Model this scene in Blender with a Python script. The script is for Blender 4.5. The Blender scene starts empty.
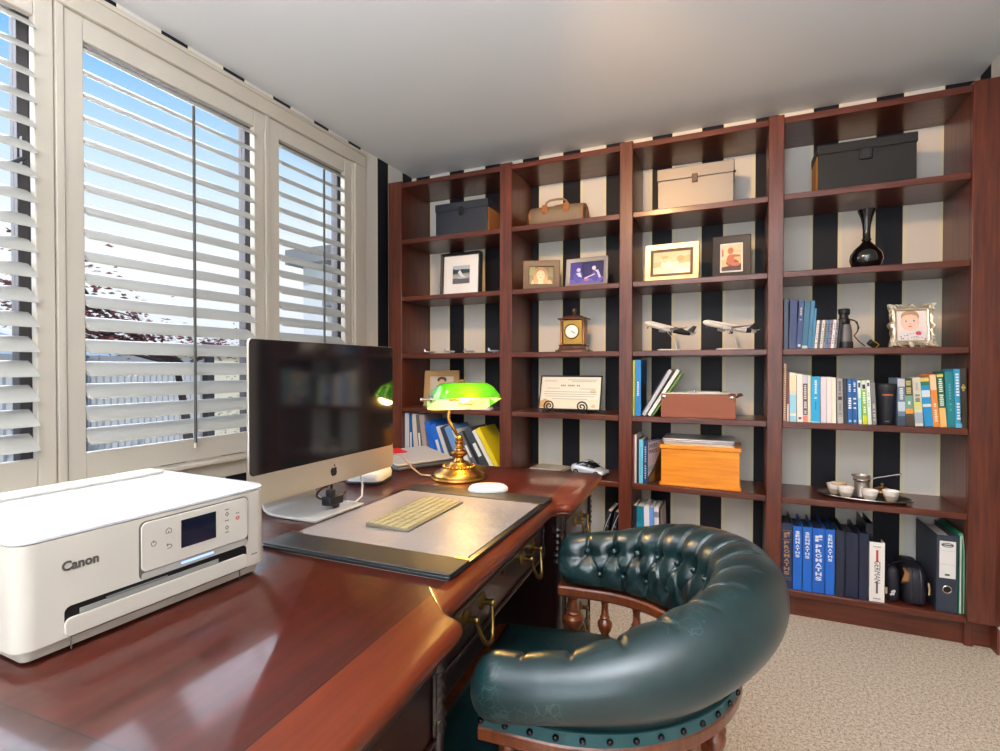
import bpy, bmesh, math, random
from mathutils import Matrix, Vector
random.seed(7)
SC = bpy.context.scene
COL = SC.collection
PI = math.pi

# ------------------------------------------------------------------ materials
def lin(c):
    return tuple(((v/255.0)/12.92 if v <= 10 else (((v/255.0)+.055)/1.055)**2.4) for v in c)

_mats = {}
def mat(rgb, rough=.5, metal=0., coat=0., emit=0., spec=.5, bump=0., bscale=200., name=None, trans=0.):
    key = (tuple(rgb), rough, metal, coat, emit, spec, bump, bscale, trans)
    if key in _mats:
        return _mats[key]
    m = bpy.data.materials.new(name or 'paint'); m.use_nodes = True
    nt = m.node_tree; b = nt.nodes['Principled BSDF']
    c = lin(rgb) + (1,)
    b.inputs['Base Color'].default_value = c
    b.inputs['Roughness'].default_value = rough
    b.inputs['Metallic'].default_value = metal
    b.inputs['Specular IOR Level'].default_value = spec
    if coat:
        b.inputs['Coat Weight'].default_value = coat
        b.inputs['Coat Roughness'].default_value = .08
    if trans:
        b.inputs['Transmission Weight'].default_value = trans
    if emit:
        b.inputs['Emission Color'].default_value = c
        b.inputs['Emission Strength'].default_value = emit
    if bump:
        n = nt.nodes.new('ShaderNodeTexNoise'); n.inputs['Scale'].default_value = bscale
        n.inputs['Detail'].default_value = 4
        t = nt.nodes.new('ShaderNodeTexCoord'); nt.links.new(t.outputs['Object'], n.inputs['Vector'])
        bp = nt.nodes.new('ShaderNodeBump'); bp.inputs['Strength'].default_value = bump
        bp.inputs['Distance'].default_value = .004
        nt.links.new(n.outputs['Fac'], bp.inputs['Height']); nt.links.new(bp.outputs['Normal'], b.inputs['Normal'])
    _mats[key] = m
    return m

class NT:
    """small node-building helper"""
    def __init__(s, name):
        s.m = bpy.data.materials.new(name); s.m.use_nodes = True
        s.t = s.m.node_tree; s.b = s.t.nodes['Principled BSDF']
    def n(s, typ, **kw):
        x = s.t.nodes.new(typ)
        for k, v in kw.items():
            setattr(x, k, v)
        return x
    def l(s, a, b):
        s.t.links.new(a, b)
    def math(s, op, a, b=None, c=None):
        x = s.n('ShaderNodeMath', operation=op)
        for i, v in enumerate((a, b, c)):
            if v is None: continue
            if isinstance(v, (int, float)): x.inputs[i].default_value = v
            else: s.l(v, x.inputs[i])
        return x.outputs[0]
    def mix(s, f, a, b):
        x = s.n('ShaderNodeMix', data_type='RGBA')
        if isinstance(f, (int, float)): x.inputs[0].default_value = f
        else: s.l(f, x.inputs[0])
        for i, v in ((6, a), (7, b)):
            if isinstance(v, tuple): x.inputs[i].default_value = v + (1,) if len(v) == 3 else v
            else: s.l(v, x.inputs[i])
        return x.outputs[2]
    def noise(s, scale, vec, detail=3, rough=.5):
        x = s.n('ShaderNodeTexNoise'); x.inputs['Scale'].default_value = scale
        x.inputs['Detail'].default_value = detail; x.inputs['Roughness'].default_value = rough
        s.l(vec, x.inputs['Vector']); return x.outputs['Fac']
    def mapped(s, sc, src='Object'):
        t = s.n('ShaderNodeTexCoord'); mp = s.n('ShaderNodeMapping')
        mp.inputs['Scale'].default_value = sc
        s.l(t.outputs[src], mp.inputs['Vector']); return mp.outputs[0]
    def ramp(s, f, stops):
        x = s.n('ShaderNodeValToRGB'); e = x.color_ramp.elements
        while len(e) < len(stops): e.new(.5)
        for i, (p, c) in enumerate(stops):
            e[i].position = p; e[i].color = c + (1,) if len(c) == 3 else c
        s.l(f, x.inputs['Fac']); return x.outputs['Color']
    def bump(s, h, st, dist=.002):
        x = s.n('ShaderNodeBump'); x.inputs['Strength'].default_value = st
        x.inputs['Distance'].default_value = dist
        s.l(h, x.inputs['Height']); s.l(x.outputs['Normal'], s.b.inputs['Normal'])

def wood(name, dark, light, scale=(18, 18, 1.2), rough=.35, coat=.3, coat_rough=.12):
    k = NT(name)
    v = k.mapped(scale)
    f = k.noise(3.0, v, 6, .6)
    c = k.ramp(f, [(.3, lin(dark)), (.7, lin(light))])
    k.l(c, k.b.inputs['Base Color'])
    k.b.inputs['Roughness'].default_value = rough
    k.b.inputs['Coat Weight'].default_value = coat
    k.b.inputs['Coat Roughness'].default_value = coat_rough
    k.bump(f, .06, .001)
    return k.m

def stripes(name, axis, start, period=.256, dark=.105, edge=.017):
    """wallpaper: dark stripe, thin pale border lines, cream field"""
    k = NT(name)
    t = k.n('ShaderNodeTexCoord'); sp = k.n('ShaderNodeSeparateXYZ'); k.l(t.outputs['Object'], sp.inputs[0])
    u = k.math('SUBTRACT', sp.outputs[axis], start)
    u = k.math('DIVIDE', u, period); u = k.math('FRACT', k.math('ADD', u, 100.0))
    u = k.math('MULTIPLY', u, period)
    isd = k.math('LESS_THAN', u, dark)
    e1 = k.math('LESS_THAN', u, dark+edge)
    e2 = k.math('GREATER_THAN', u, period-edge)
    ed = k.math('MAXIMUM', e1, e2)
    g = k.noise(420, k.mapped((1, 1, 1)), 2)
    cream = k.mix(g, lin((220, 214, 204)), lin((232, 227, 218)))
    navy = k.mix(g, lin((25, 25, 32)), lin((32, 32, 39)))
    c = k.mix(ed, cream, lin((233, 226, 197)))
    c = k.mix(isd, c, navy)
    k.l(c, k.b.inputs['Base Color'])
    r = k.mix(isd, (.55, .55, .55), (.5, .5, .5))
    k.l(r, k.b.inputs['Roughness']); k.b.inputs['Specular IOR Level'].default_value = .22
    k.bump(g, .08, .0006)
    return k.m

# ------------------------------------------------------------------ mesh builder
class MB:
    def __init__(s):
        s.bm = bmesh.new(); s.mi = 0
    def _face(s, vs):
        try:
            f = s.bm.faces.new(vs); f.material_index = s.mi; return f
        except ValueError:
            return None
    def box(s, x0, x1, y0, y1, z0, z1, M=None):
        P = [(x, y, z) for z in (z0, z1) for y in (y0, y1) for x in (x0, x1)]
        vs = [s.bm.verts.new(M @ Vector(p) if M else p) for p in P]
        for q in ((0, 2, 3, 1), (4, 5, 7, 6), (0, 1, 5, 4), (2, 6, 7, 3), (0, 4, 6, 2), (1, 3, 7, 5)):
            s._face([vs[i] for i in q])
        return s
    def cbox(s, c, d, M=None):
        return s.box(c[0]-d[0]/2, c[0]+d[0]/2, c[1]-d[1]/2, c[1]+d[1]/2, c[2]-d[2]/2, c[2]+d[2]/2, M)
    def rings(s, rings, closed=False, cap=True, cyc=True):
        R = [[s.bm.verts.new(p) for p in r] for r in rings]
        n = len(R[0]); m = len(R)
        for i in range(m if closed else m-1):
            a, b = R[i], R[(i+1) % m]
            for j in range(n if cyc else n-1):
                k = (j+1) % n
                s._face([a[j], a[k], b[k], b[j]])
        if cap and not closed:
            s._face(list(reversed(R[0]))); s._face(R[-1])
        return R
    def lathe(s, prof, n=24, M=None, cap=True):
        rr = []
        for r, z in prof:
            ring = []
            for j in range(n):
                a = 2*PI*j/n
                p = Vector((r*math.cos(a), r*math.sin(a), z))
                ring.append(M @ p if M else p)
            rr.append(ring)
        s.rings(rr, cap=cap); return s
    def cyl(s, p0, p1, r0, r1=None, n=16, cap=True):
        p0 = Vector(p0); p1 = Vector(p1); r1 = r0 if r1 is None else r1
        q = (p1-p0).to_track_quat('Z', 'Y').to_matrix().to_4x4()
        L = (p1-p0).length
        s.lathe([(r0, 0), (r1, L)], n, Matrix.Translation(p0) @ q, cap); return s
    def tube(s, pts, r, n=8, closed=False, cap=True, flat=1.0):
        pts = [Vector(p) for p in pts]; m = len(pts)
        rs = r if isinstance(r, (list, tuple)) else [r]*m
        prev = None; rr = []
        for i, p in enumerate(pts):
            if closed: t = pts[(i+1) % m]-pts[i-1]
            else: t = pts[min(i+1, m-1)]-pts[max(i-1, 0)]
            t.normalize()
            if prev is None:
                u = t.orthogonal().normalized() if abs(t.z) > .9 else Vector((0, 0, 1)).cross(t).normalized()
            else:
                u = (prev - t*prev.dot(t)).normalized()
            prev = u; w = t.cross(u)
            rr.append([p+u*rs[i]*math.cos(2*PI*j/n)+w*rs[i]*flat*math.sin(2*PI*j/n) for j in range(n)])
        s.rings(rr, closed=closed, cap=cap); return s
    def prism(s, poly, z0, z1, M=None):
        a = [s.bm.verts.new(M @ Vector((x, y, z0)) if M else (x, y, z0)) for x, y in poly]
        b = [s.bm.verts.new(M @ Vector((x, y, z1)) if M else (x, y, z1)) for x, y in poly]
        n = len(poly)
        for i in range(n):
            s._face([a[i], a[(i+1) % n], b[(i+1) % n], b[i]])
        s._face(list(reversed(a))); s._face(b); return s
    def ball(s, c, r, sc=(1, 1, 1), n=16, m=10, M=None):
        c = Vector(c); rr = []
        for i in range(1, m):
            th = PI*i/m
            ring = []
            for j in range(n):
                a = 2*PI*j/n
                p = Vector((c.x+r*sc[0]*math.sin(th)*math.cos(a), c.y+r*sc[1]*math.sin(th)*math.sin(a), c.z-r*sc[2]*math.cos(th)))
                ring.append(M @ p if M else p)
            rr.append(ring)
        R = s.rings(rr, cap=False)
        b = Vector((c.x, c.y, c.z-r*sc[2])); t = Vector((c.x, c.y, c.z+r*sc[2]))
        vb = s.bm.verts.new(M @ b if M else b); vt = s.bm.verts.new(M @ t if M else t)
        for j in range(n):
            k = (j+1) % n
            s._face([vb, R[0][k], R[0][j]]); s._face([vt, R[-1][j], R[-1][k]])
        return s
    def poly(s, pts):
        s._face([s.bm.verts.new(p) for p in pts]); return s
    def build(s, name, mats, parent=None, loc=(0, 0, 0), rot=(0, 0, 0), bevel=0., seg=2, smooth=40., recalc=True):
        if recalc: bmesh.ops.recalc_face_normals(s.bm, faces=s.bm.faces)
        me = bpy.data.meshes.new(name); s.bm.to_mesh(me); s.bm.free()
        for m in (mats if isinstance(mats, (list, tuple)) else [mats]): me.materials.append(m)
        if smooth:
            for p in me.polygons: p.use_smooth = True
            me.set_sharp_from_angle(angle=math.radians(smooth))
        o = bpy.data.objects.new(name, me); COL.objects.link(o)
        o.location = loc; o.rotation_euler = rot
        if parent: o.parent = parent
        if bevel:
            b = o.modifiers.new('bevel', 'BEVEL'); b.width = bevel; b.segments = seg
            b.limit_method = 'ANGLE'; b.angle_limit = math.radians(35); b.harden_normals = False
        return o

def box(name, m, x0, x1, y0, y1, z0, z1, parent=None, bevel=0., **kw):
    return MB().box(x0, x1, y0, y1, z0, z1).build(name, m, parent, bevel=bevel, **kw)
def tag(o, label, cat, group=None):
    o['label'] = label; o['category'] = cat
    if group: o['group'] = group
    return o
def thing(name, label, cat, loc=(0, 0, 0), rot=(0, 0, 0), group=None):
    o = bpy.data.objects.new(name, None); COL.objects.link(o); o.empty_display_size = .05
    o.location = loc; o.rotation_euler = rot
    return tag(o, label, cat, group)
def struct(o):
    o['kind'] = 'structure'; return o
def stuff(o, label=None, cat=None):
    o['kind'] = 'stuff'
    if label: tag(o, label, cat)
    return o
def copy_child(o, parent, loc, rot=None, name=None):
    c = o.copy(); COL.objects.link(c); c.parent = parent; c.location = loc
    if rot is not None: c.rotation_euler = rot
    return c
def text(body, size, m, name, parent, loc, rot=(PI/2, 0, 0), extrude=.0004, align='CENTER', spacing=1.0, lines=1.0, sx=1.0, shear=0., bold=0.):
    cu = bpy.data.curves.new(name, 'FONT'); cu.body = body; cu.size = size; cu.extrude = extrude
    cu.align_x = align; cu.align_y = 'CENTER'; cu.space_character = spacing; cu.space_line = lines
    cu.shear = shear; cu.offset = bold; cu.resolution_u = 3
    t = bpy.data.objects.new(name, cu); COL.objects.link(t)
    bpy.context.view_layer.update()
    me = bpy.data.meshes.new_from_object(t.evaluated_get(bpy.context.evaluated_depsgraph_get()))
    bpy.data.objects.remove(t); bpy.data.curves.remove(cu)
    me.materials.clear(); me.materials.append(m)
    o = bpy.data.objects.new(name, me); COL.objects.link(o); o.parent = parent
    o.location = loc; o.rotation_euler = rot; o.scale = (sx, 1, 1)
    return o
def ell(cx, cy, rx, ry, n=20, a0=0, a1=2*PI):
    return [(cx+rx*math.cos(a0+(a1-a0)*i/(n if a1-a0 >= 2*PI-1e-6 else n-1)), cy+ry*math.sin(a0+(a1-a0)*i/(n if a1-a0 >= 2*PI-1e-6 else n-1))) for i in range(n)]
def rrect(x0, x1, y0, y1, r, n=5):
    P = []
    for cx, cy, a in ((x1-r, y1-r, 0), (x0+r, y1-r, PI/2), (x0+r, y0+r, PI), (x1-r, y0+r, 1.5*PI)):
        for i in range(n+1):
            t = a+PI/2*i/n; P.append((cx+r*math.cos(t), cy+r*math.sin(t)))
    return P

# frequently used materials
M_CASE = wood('mahogany_bookcase', (66, 26, 15), (108, 49, 28), (22, 22, 1.4), .38, .25, .2)
M_CASEH = wood('mahogany_shelf', (64, 25, 15), (104, 47, 28), (1.4, 22, 22), .33, .3, .18)
M_SHUT = mat((208, 199, 184), .42, coat=.15, name='cream_shutter_paint')
M_LOUV = mat((196, 194, 187), .38, coat=.2, name='cream_louvre_paint')
M_TRIM = mat((204, 194, 178), .45, name='cream_trim_paint')
M_CEIL = mat((232, 232, 231), .9, bump=.05, bscale=300, name='white_ceiling')
M_BRASS = mat((176, 130, 64), .27, 1., name='brass')
M_OLDBRASS = mat((146, 118, 66), .34, 1., name='aged_brass')
M_BLACK = mat((16, 16, 18), .4, name='black')
M_WHITE = mat((236, 236, 234), .35, coat=.2, name='white_plastic')
M_PAPER = mat((232, 228, 218), .8, name='paper')
M_SILVER = mat((206, 202, 196), .22, 1., name='silver')
M_GREYMET = mat((88, 84, 86), .45, .3, name='grey_aluminium')
# ------------------------------------------------------------------ the room
XL, XR, YB, YFR, ZC = -1.984, .974, 2.989, -1.9, 2.40
k = NT('beige_carpet')
v = k.mapped((1, 1, 1))
f1 = k.noise(230, v, 3, .7); f2 = k.noise(90, v, 2, .6)
f3 = k.math('ADD', k.math('MULTIPLY', f1, .7), k.math('MULTIPLY', f2, .3))
k.l(k.ramp(f3, [(.36, lin((112, 98, 82))), (.5, lin((202, 190, 172))), (.64, lin((238, 230, 216)))]), k.b.inputs['Base Color'])
k.b.inputs['Roughness'].default_value = .95
k.b.inputs['Specular IOR Level'].default_value = .1
k.bump(f3, .9, .006)
struct(box('floor', k.m, XL-.15, XR+.15, YFR-2, YB+.15, -.12, 0))
struct(box('ceiling', M_CEIL, XL-.15, XR+.15, YFR-.15, YB+.15, ZC, ZC+.12))
struct(box('wall_back', stripes('wallpaper_back', 0, -.163), XL-.15, XR+.15, YB, YB+.15, 0, ZC))
WS = stripes('wallpaper_side', 1, 2.607, .2625)
struct(box('wall_right', stripes('wallpaper_right', 1, 2.852, .2625), XR, XR+.15, YFR, YB, 0, ZC))
WY0, WY1, WZ0, WZ1 = .36, 2.39, .745, 2.30
b = MB()
b.box(XL-.15, XL, YFR, WY0, 0, ZC); b.box(XL-.15, XL, WY1, YB, 0, ZC)
b.box(XL-.15, XL, WY0, WY1, 0, WZ0); b.box(XL-.15, XL, WY0, WY1, WZ1, ZC)
struct(b.build('wall_left', WS))
b = MB()
b.box(XL, -1.25, YFR-.15, YFR, 0, ZC); b.box(.75, XR, YFR-.15, YFR, 0, ZC); b.box(-1.25, .75, YFR-.15, YFR, 2.15, ZC)
struct(b.build('wall_front', mat((226, 222, 214), .8, name='cream_wall')))
struct(box('baseboard_right', mat((240, 240, 238), .4), XR-.018, XR, YFR, 2.70, 0, .11, bevel=.004))
struct(box('baseboard_left', M_TRIM, XL, XL+.018, YFR, YB, 0, .11, bevel=.004))

# window surround (architrave) and fixed shutter frame
b = MB()
ZA = 2.372
b.box(XL, XL+.016, .24, 2.477, 2.29, ZA)
b.box(XL, XL+.016, 2.385, 2.477, .66, 2.29)
b.box(XL, XL+.016, .24, .35, .66, 2.29)
b.box(XL, XL+.016, .35, 2.385, .66, .742)
b.box(XL+.016, XL+.024, .24, 2.48, ZA-.018, ZA)
struct(b.build('trim_1', M_TRIM, bevel=.003))
b = MB()
for y0, y1 in ((.35, .378), (.952, .975), (1.771, 1.794), (2.370, 2.388)):
    b.box(XL-.045, XL+.006, y0, y1, .742, 2.295)
b.box(XL-.045, XL+.004, .35, 2.388, 2.292, 2.31)
struct(b.build('trim_2', M_SHUT, bevel=.002))
struct(box('trim_3', M_TRIM, XL-.02, XL+.045, .22, 2.50, .726, .746, bevel=.005))

# glazed aluminium windows behind the shutters
kg = NT('window_glass'); kg.t.nodes.remove(kg.b)
tr = kg.n('ShaderNodeBsdfTransparent'); gl = kg.n('ShaderNodeBsdfGlossy'); gl.inputs['Roughness'].default_value = .02
fr = kg.n('ShaderNodeFresnel'); fr.inputs['IOR'].default_value = 1.25
mx = kg.n('ShaderNodeMixShader'); kg.l(fr.outputs[0], mx.inputs[0]); kg.l(tr.outputs[0], mx.inputs[1]); kg.l(gl.outputs[0], mx.inputs[2])
kg.l(mx.outputs[0], kg.t.nodes['Material Output'].inputs['Surface'])
for i, (y0, y1) in enumerate(((.36, .925), (.925, 1.772), (1.772, 2.39))):
    b = MB(); xx0, xx1 = -2.125, -2.078; w = .03
    b.box(xx0, xx1, y0, y0+w, WZ0, WZ1); b.box(xx0, xx1, y1-w, y1, WZ0, WZ1)
    b.box(xx0, xx1, y0+w, y1-w, WZ0, WZ0+.045); b.box(xx0, xx1, y0+w, y1-w, WZ1-.045, WZ1)
    o = struct(b.build('window_%d' % (i+1), M_GREYMET, bevel=.003))
    struct(box('window_pane', kg.m, -2.104, -2.100, y0+w, y1-w, WZ0+.045, WZ1-.045, parent=o))
    if i == 0:
        b = MB(); b.cbox((-2.068, .908, 1.80), (.02, .02, .11)); b.cyl((-2.062, .908, 1.79), (-2.05, .87, 1.76), .006)
        struct(b.build('window_latch', mat((90, 90, 95), .4, .6), o))

# ------------------------------------------------------------------ plantation shutters
TH = math.radians(35)
def shutter(label, y0, y1, oy0, oy1, rody, hinge_y):
    t = thing('plantation_shutter', label, 'shutter', (XL, (y0+y1)/2, .75), group='plantation shutters along the window wall')
    cy = (y0+y1)/2
    for a, c in ((y0, oy0), (oy1, y1)):
        box('stile', M_SHUT, -.03, 0, a-cy, c-cy, 0, 1.54, t, bevel=.003)
    box('top_rail', M_SHUT, -.029, -.001, oy0-cy, oy1-cy, 1.463, 1.54, t, bevel=.003)
    box('bottom_rail', M_SHUT, -.029, -.001, oy0-cy, oy1-cy, 0, .087, t, bevel=.003)
    proto = None
    for i in range(18):
        zc = 2.190-.0765*i-.75
        if proto is None:
            b = MB(); L = (oy1-oy0)/2-.002
            prof = [(.0445*math.cos(a),  .0060*math.sin(a)) for a in [2*PI*j/20 for j in range(20)]]
            rr = []
            for y in (-L, L):
                rr.append([(p*math.cos(TH)-q*math.sin(TH)*-1, y, -p*math.sin(TH)+q*math.cos(TH)) for p, q in prof])
            b.rings(rr)
            proto = b.build('louvre', M_LOUV, t, (-.015, (oy0+oy1)/2-cy, zc), bevel=0, smooth=50)
        else:
            copy_child(proto, t, (-.015, (oy0+oy1)/2-cy, zc))
    b = MB(); b.cyl((.031, rody-cy, .072), (.031, rody-cy, 1.405), .0058, n=10)
    b.build('tilt_rod', mat((86, 84, 78), .45), t)
    b = MB(); b.cyl((.031, rody-cy, .055), (.031, rody-cy, .075), .0075, n=10); b.build('rod_tip', M_SHUT, t)
    for z in (.30, 1.418):
        b = MB(); b.cyl((.004, hinge_y-cy, z-.04), (.004, hinge_y-cy, z+.04), .005, n=10)
        b.cyl((.004, hinge_y-cy, z-.044), (.004, hinge_y-cy, z-.04), .003); b.cyl((.004, hinge_y-cy, z+.04), (.004, hinge_y-cy, z+.044), .003)
        b.build('hinge', mat((214, 204, 188), .4), t)
    return t
shutter('cream plantation shutter at the left picture edge, nearest the printer back', .38, .949, .432, .898, .665, .379)
shutter('widest cream plantation shutter, the middle one above the printer and monitor', .978, 1.768, 1.033, 1.713, 1.40, 1.770)
shutter('narrow cream plantation shutter beside the bookcase, behind the monitor top', 1.797, 2.367, 1.853, 2.313, 2.118, 2.369)

# ------------------------------------------------------------------ bookcase
YF = 2.674
T = .028
SH = [1.9063, 1.5593, 1.2118, .8835, .5432, .1254]
UX = [(-1.951, -1.855), (-1.199, -1.1265), (-.5346, -.469), (.1367, .1995)]
BAY = [(-1.855, -1.199), (-1.1265, -.5346), (-.469, .1367), (.1995, .858)]
bc = thing('bookcase', 'mahogany four-bay bookcase built across the striped back wall', 'bookcase', (0, YF, 0))
def bcl(name, m, x0, x1, y0, y1, z0, z1, **kw):
    return box(name, m, x0, x1, y0-YF, y1-YF, z0, z1, bc, **kw)
for i, (a, c) in enumerate(UX):
    bcl('upright', M_CASE, a, c, YF-.004, YB-.002, 0, 2.262, bevel=.003)
bcl('end_panel', M_CASE, .858, XR-.001, YF-.006, YF+.02, .105, 2.262, bevel=.003)
bcl('upright', M_CASE, .858, .886, YF+.02, YB-.002, 0, 2.262)
for a, c in BAY:
    bcl('top_board', M_CASEH, a, c, YF, YB-.002, 2.222, 2.250, bevel=.002)
    for z in SH:
        bcl('shelf', M_CASEH, a, c, YF, YB-.002, z-T, z, bevel=.003)
bcl('plinth', M_CASEH, -1.855, .946, YF+.038, YF+.056, 0, SH[5]-T)
bcl('plinth_block', M_CASE, .946, XR-.019, YF-.02, YF+.056, 0, .098)
# ------------------------------------------------------------------ the desk
DZ = .745
DROT = .056
DO = (-.325, 0, 0)
M_DESK = None
k = NT('polished_mahogany_top')
t_ = k.n('ShaderNodeTexCoord'); sp = k.n('ShaderNodeSeparateXYZ'); k.l(t_.outputs['Object'], sp.inputs[0])
X, Y = sp.outputs[0], sp.outputs[1]
fg = k.noise(3.0, k.mapped((16, .9, 5)), 4, .55)
fb = k.noise(2.2, k.mapped((2.2, 1.2, 1)), 3, .5)
c1 = k.ramp(fg, [(.25, lin((46, 11, 4))), (.75, lin((80, 22, 8)))])
c2 = k.ramp(fg, [(.25, lin((76, 24, 8))), (.75, lin((116, 44, 13)))])
front = k.math('GREATER_THAN', X, -.092)
e1 = k.math('LESS_THAN', Y, .325); e2 = k.math('GREATER_THAN', Y, 1.80)
ends = k.math('MAXIMUM', e1, e2)
c = k.mix(front, c1, c2)
c = k.mix(ends, c, k.ramp(fg, [(.25, lin((38, 13, 9))), (.75, lin((62, 22, 13)))]))
def near(v, p, w):
    return k.math('LESS_THAN', k.math('ABSOLUTE', k.math('SUBTRACT', v, p)), w)
notend = k.math('SUBTRACT', 1.0, ends)
ln = k.math('MAXIMUM', k.math('MULTIPLY', near(X, -.092, .0011), notend), k.math('MAXIMUM', near(Y, .325, .0011), near(Y, 1.80, .0011)))
c = k.mix(ln, c, lin((30, 10, 6)))
c = k.mix(k.math('MULTIPLY', fb, .25), c, lin((62, 20, 12)))
k.l(c, k.b.inputs['Base Color'])
sc = k.noise(60, k.mapped((1, 1, 1)), 5, .7)
k.l(k.ramp(sc, [(.3, (.30, .30, .30)), (.75, (.40, .40, .40))]), k.b.inputs['Roughness'])
k.b.inputs['Specular IOR Level'].default_value = .28; k.b.inputs['Coat Weight'].default_value = .5; k.b.inputs['Coat Roughness'].default_value = .10
k.bump(k.math('ADD', fg, k.math('MULTIPLY', sc, .25)), .05, .001)
M_DESK = k.m
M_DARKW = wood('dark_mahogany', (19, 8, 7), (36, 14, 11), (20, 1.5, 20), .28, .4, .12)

desk = thing('desk', 'large mahogany breakfront pedestal desk along the window wall', 'desk', DO, (0, 0, DROT))
# outline (local x toward the sitter, y along the desk), counter-clockwise
def arc(cx, cy, r, a0, a1, n=8):
    return [(cx+r*math.cos(math.radians(a0+(a1-a0)*i/n)), cy+r*math.sin(math.radians(a0+(a1-a0)*i/n))) for i in range(n+1)]
y0, y1, xb = .20, 1.862, -1.02
O = [(xb, y0)] + arc(-.02, y0+.02, .02, -90, 0) 
O += arc(-.028, .668, .028, 0, 80) + arc(-.0215+.004, .725, .0285, 262, 180)[0:]
O += list(reversed([(x, 2*1.042-y) for x, y in (arc(-.028, .668, .028, 0, 80) + arc(-.0215+.004, .725, .0285, 262, 180))]))
O += arc(-.02, y1-.02, .02, 0, 90) + [(xb, y1)]
def offs(P, d):
    n = len(P); Q = []
    for i in range(n):
        a = Vector(P[i-1]); b_ = Vector(P[i]); c_ = Vector(P[(i+1) % n])
        u = (b_-a); w = (c_-b_)
        if u.length < 1e-6: u = w
        if w.length < 1e-6: w = u
        u = u.normalized(); w = w.normalized()
        n1 = Vector((-u.y, u.x)); n2 = Vector((-w.y, w.x)); nn = (n1+n2)
        s_ = nn.length
        nn = nn/s_ if s_ > 1e-6 else n1
        kf = 1/max(.5, nn.dot(n1))
        Q.append((b_.x+nn.x*d*kf, b_.y+nn.y*d*kf))
    return Q
b = MB()
prof = [(.016, DZ-.036), (.016, DZ-.030), (.008, DZ-.030), (.004, DZ-.026), (.006, DZ-.021), (0, DZ-.018), (-.001, DZ-.012), (.001, DZ-.006), (.005, DZ-.002), (.010, DZ)]
b.rings([[(x, y, z) for x, y in offs(O, d)] for d, z in prof])
b.build('desk_top', M_DESK, desk, smooth=35)
ztop = DZ-.036
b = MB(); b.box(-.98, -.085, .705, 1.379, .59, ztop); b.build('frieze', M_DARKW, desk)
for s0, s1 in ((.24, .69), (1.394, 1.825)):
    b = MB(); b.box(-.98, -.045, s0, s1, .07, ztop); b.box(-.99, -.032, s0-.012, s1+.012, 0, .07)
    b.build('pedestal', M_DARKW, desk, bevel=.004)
    for yy in (s0+.012, s1-.012):
        b = MB()
        prof = [(.014, .07), (.017, .10), (.013, .115), (.013, .56)]
        for q in range(6):
            z = .575+q*.018; prof += [(.0145, z), (.0175, z+.006), (.0145, z+.013)]
        prof += [(.018, .70), (.018, ztop)]
        b.lathe(prof, 16, Matrix.Translation((-.046, yy, 0)))
        b.build('reeded_column', M_DARKW, desk)
def bail(parent, x, y, z, w=.078):
    h = MB()
    for q in (-w/2, w/2):
        M = Matrix.Translation((x, y+q, z)) @ Matrix.Rotation(PI/2, 4, 'Y')
        h.lathe([(.0, 0), (.017, 0), (.017, .002), (.012, .005), (.007, .006), (.0055, .016), (.008, .02), (.006, .026), (.0, .027)], 18, M, cap=False)
    pts = []
    for i in range(21):
        t = i/20*2-1
        zz = -.052*(1-abs(t)**3.2)-.004*math.cos(t*PI)
        pts.append((x+.021+.012*(1-t*t), y+w/2*t, z+zz))
    h.tube(pts, [.0032+.0018*(1-(i/10-1)**2) for i in range(21)], 8)
    return h.build('bail_handle', M_OLDBRASS, parent, smooth=50)
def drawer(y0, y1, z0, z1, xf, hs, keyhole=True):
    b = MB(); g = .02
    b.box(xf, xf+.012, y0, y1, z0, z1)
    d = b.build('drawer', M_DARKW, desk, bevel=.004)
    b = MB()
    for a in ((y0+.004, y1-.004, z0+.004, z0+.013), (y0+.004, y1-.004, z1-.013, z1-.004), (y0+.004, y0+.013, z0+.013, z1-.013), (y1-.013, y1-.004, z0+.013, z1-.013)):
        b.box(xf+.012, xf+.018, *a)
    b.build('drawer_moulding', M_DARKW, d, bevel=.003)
    for q in hs: bail(d, xf+.012, q, (z0+z1)/2+.012)
    if keyhole:
        b = MB(); b.cyl((xf+.012, (y0+y1)/2, (z0+z1)/2+.03), (xf+.015, (y0+y1)/2, (z0+z1)/2+.03), .008)
        b.build('keyhole_plate', M_OLDBRASS, d)
drawer(.73, 1.354, .604, .700, -.085, (.885, 1.215))
for s0, s1 in ((.275, .655), (1.429, 1.79)):
    for z0, z1 in ((.575, .695), (.425, .560), (.265, .410), (.09, .250)):
        drawer(s0, s1, z0, z1, -.045, ((s0+s1)/2-.002,) if False else ((s0+s1)/2,), False)

def on_desk(x, y, z=DZ): return (x, y, z)

# ------------------------------------------------------------------ printer
M_PR = mat((202, 194, 182), .5, name='printer_off_white')
M_PRT = mat((236, 238, 244), .22, coat=.4, name='printer_lid_white')
pr = thing('printer', 'boxy off-white inkjet printer with a small dark touch screen on the desk', 'printer', (-.80, .337, DZ), (0, 0, -.024))
W, Hh, D = .37, .162, .325
def inset_prism(mb, poly, zs):
    mb.rings([[(x, y, z) for x, y in offs(poly, d)] for d, z in zs])
P = rrect(-D, 0, 0, W, .022, 6)
b = MB(); inset_prism(b, P, [(.012, .004), (.006, .020), (0, .021), (0, Hh-.008)])
body = b.build('body', M_PR, pr, smooth=35)
b = MB(); inset_prism(b, P, [(.0, Hh-.0065), (-.0005, Hh-.003), (.003, Hh), (.006, Hh+.0005)])
b.build('scanner_lid', M_PRT, pr, smooth=35)
b = MB(); b.prism(rrect(-D+.006, -D+.06, .02, W-.02, .012), Hh+.0005, Hh+.006); b.build('rear_feed_cover', M_PR, pr, bevel=.002)
for x in (-.04, -D+.05):
    for y in (.03, W-.03):
        b = MB(); b.cyl((x, y, 0), (x, y, .005), .012); b.build('foot', M_BLACK, pr)
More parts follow.
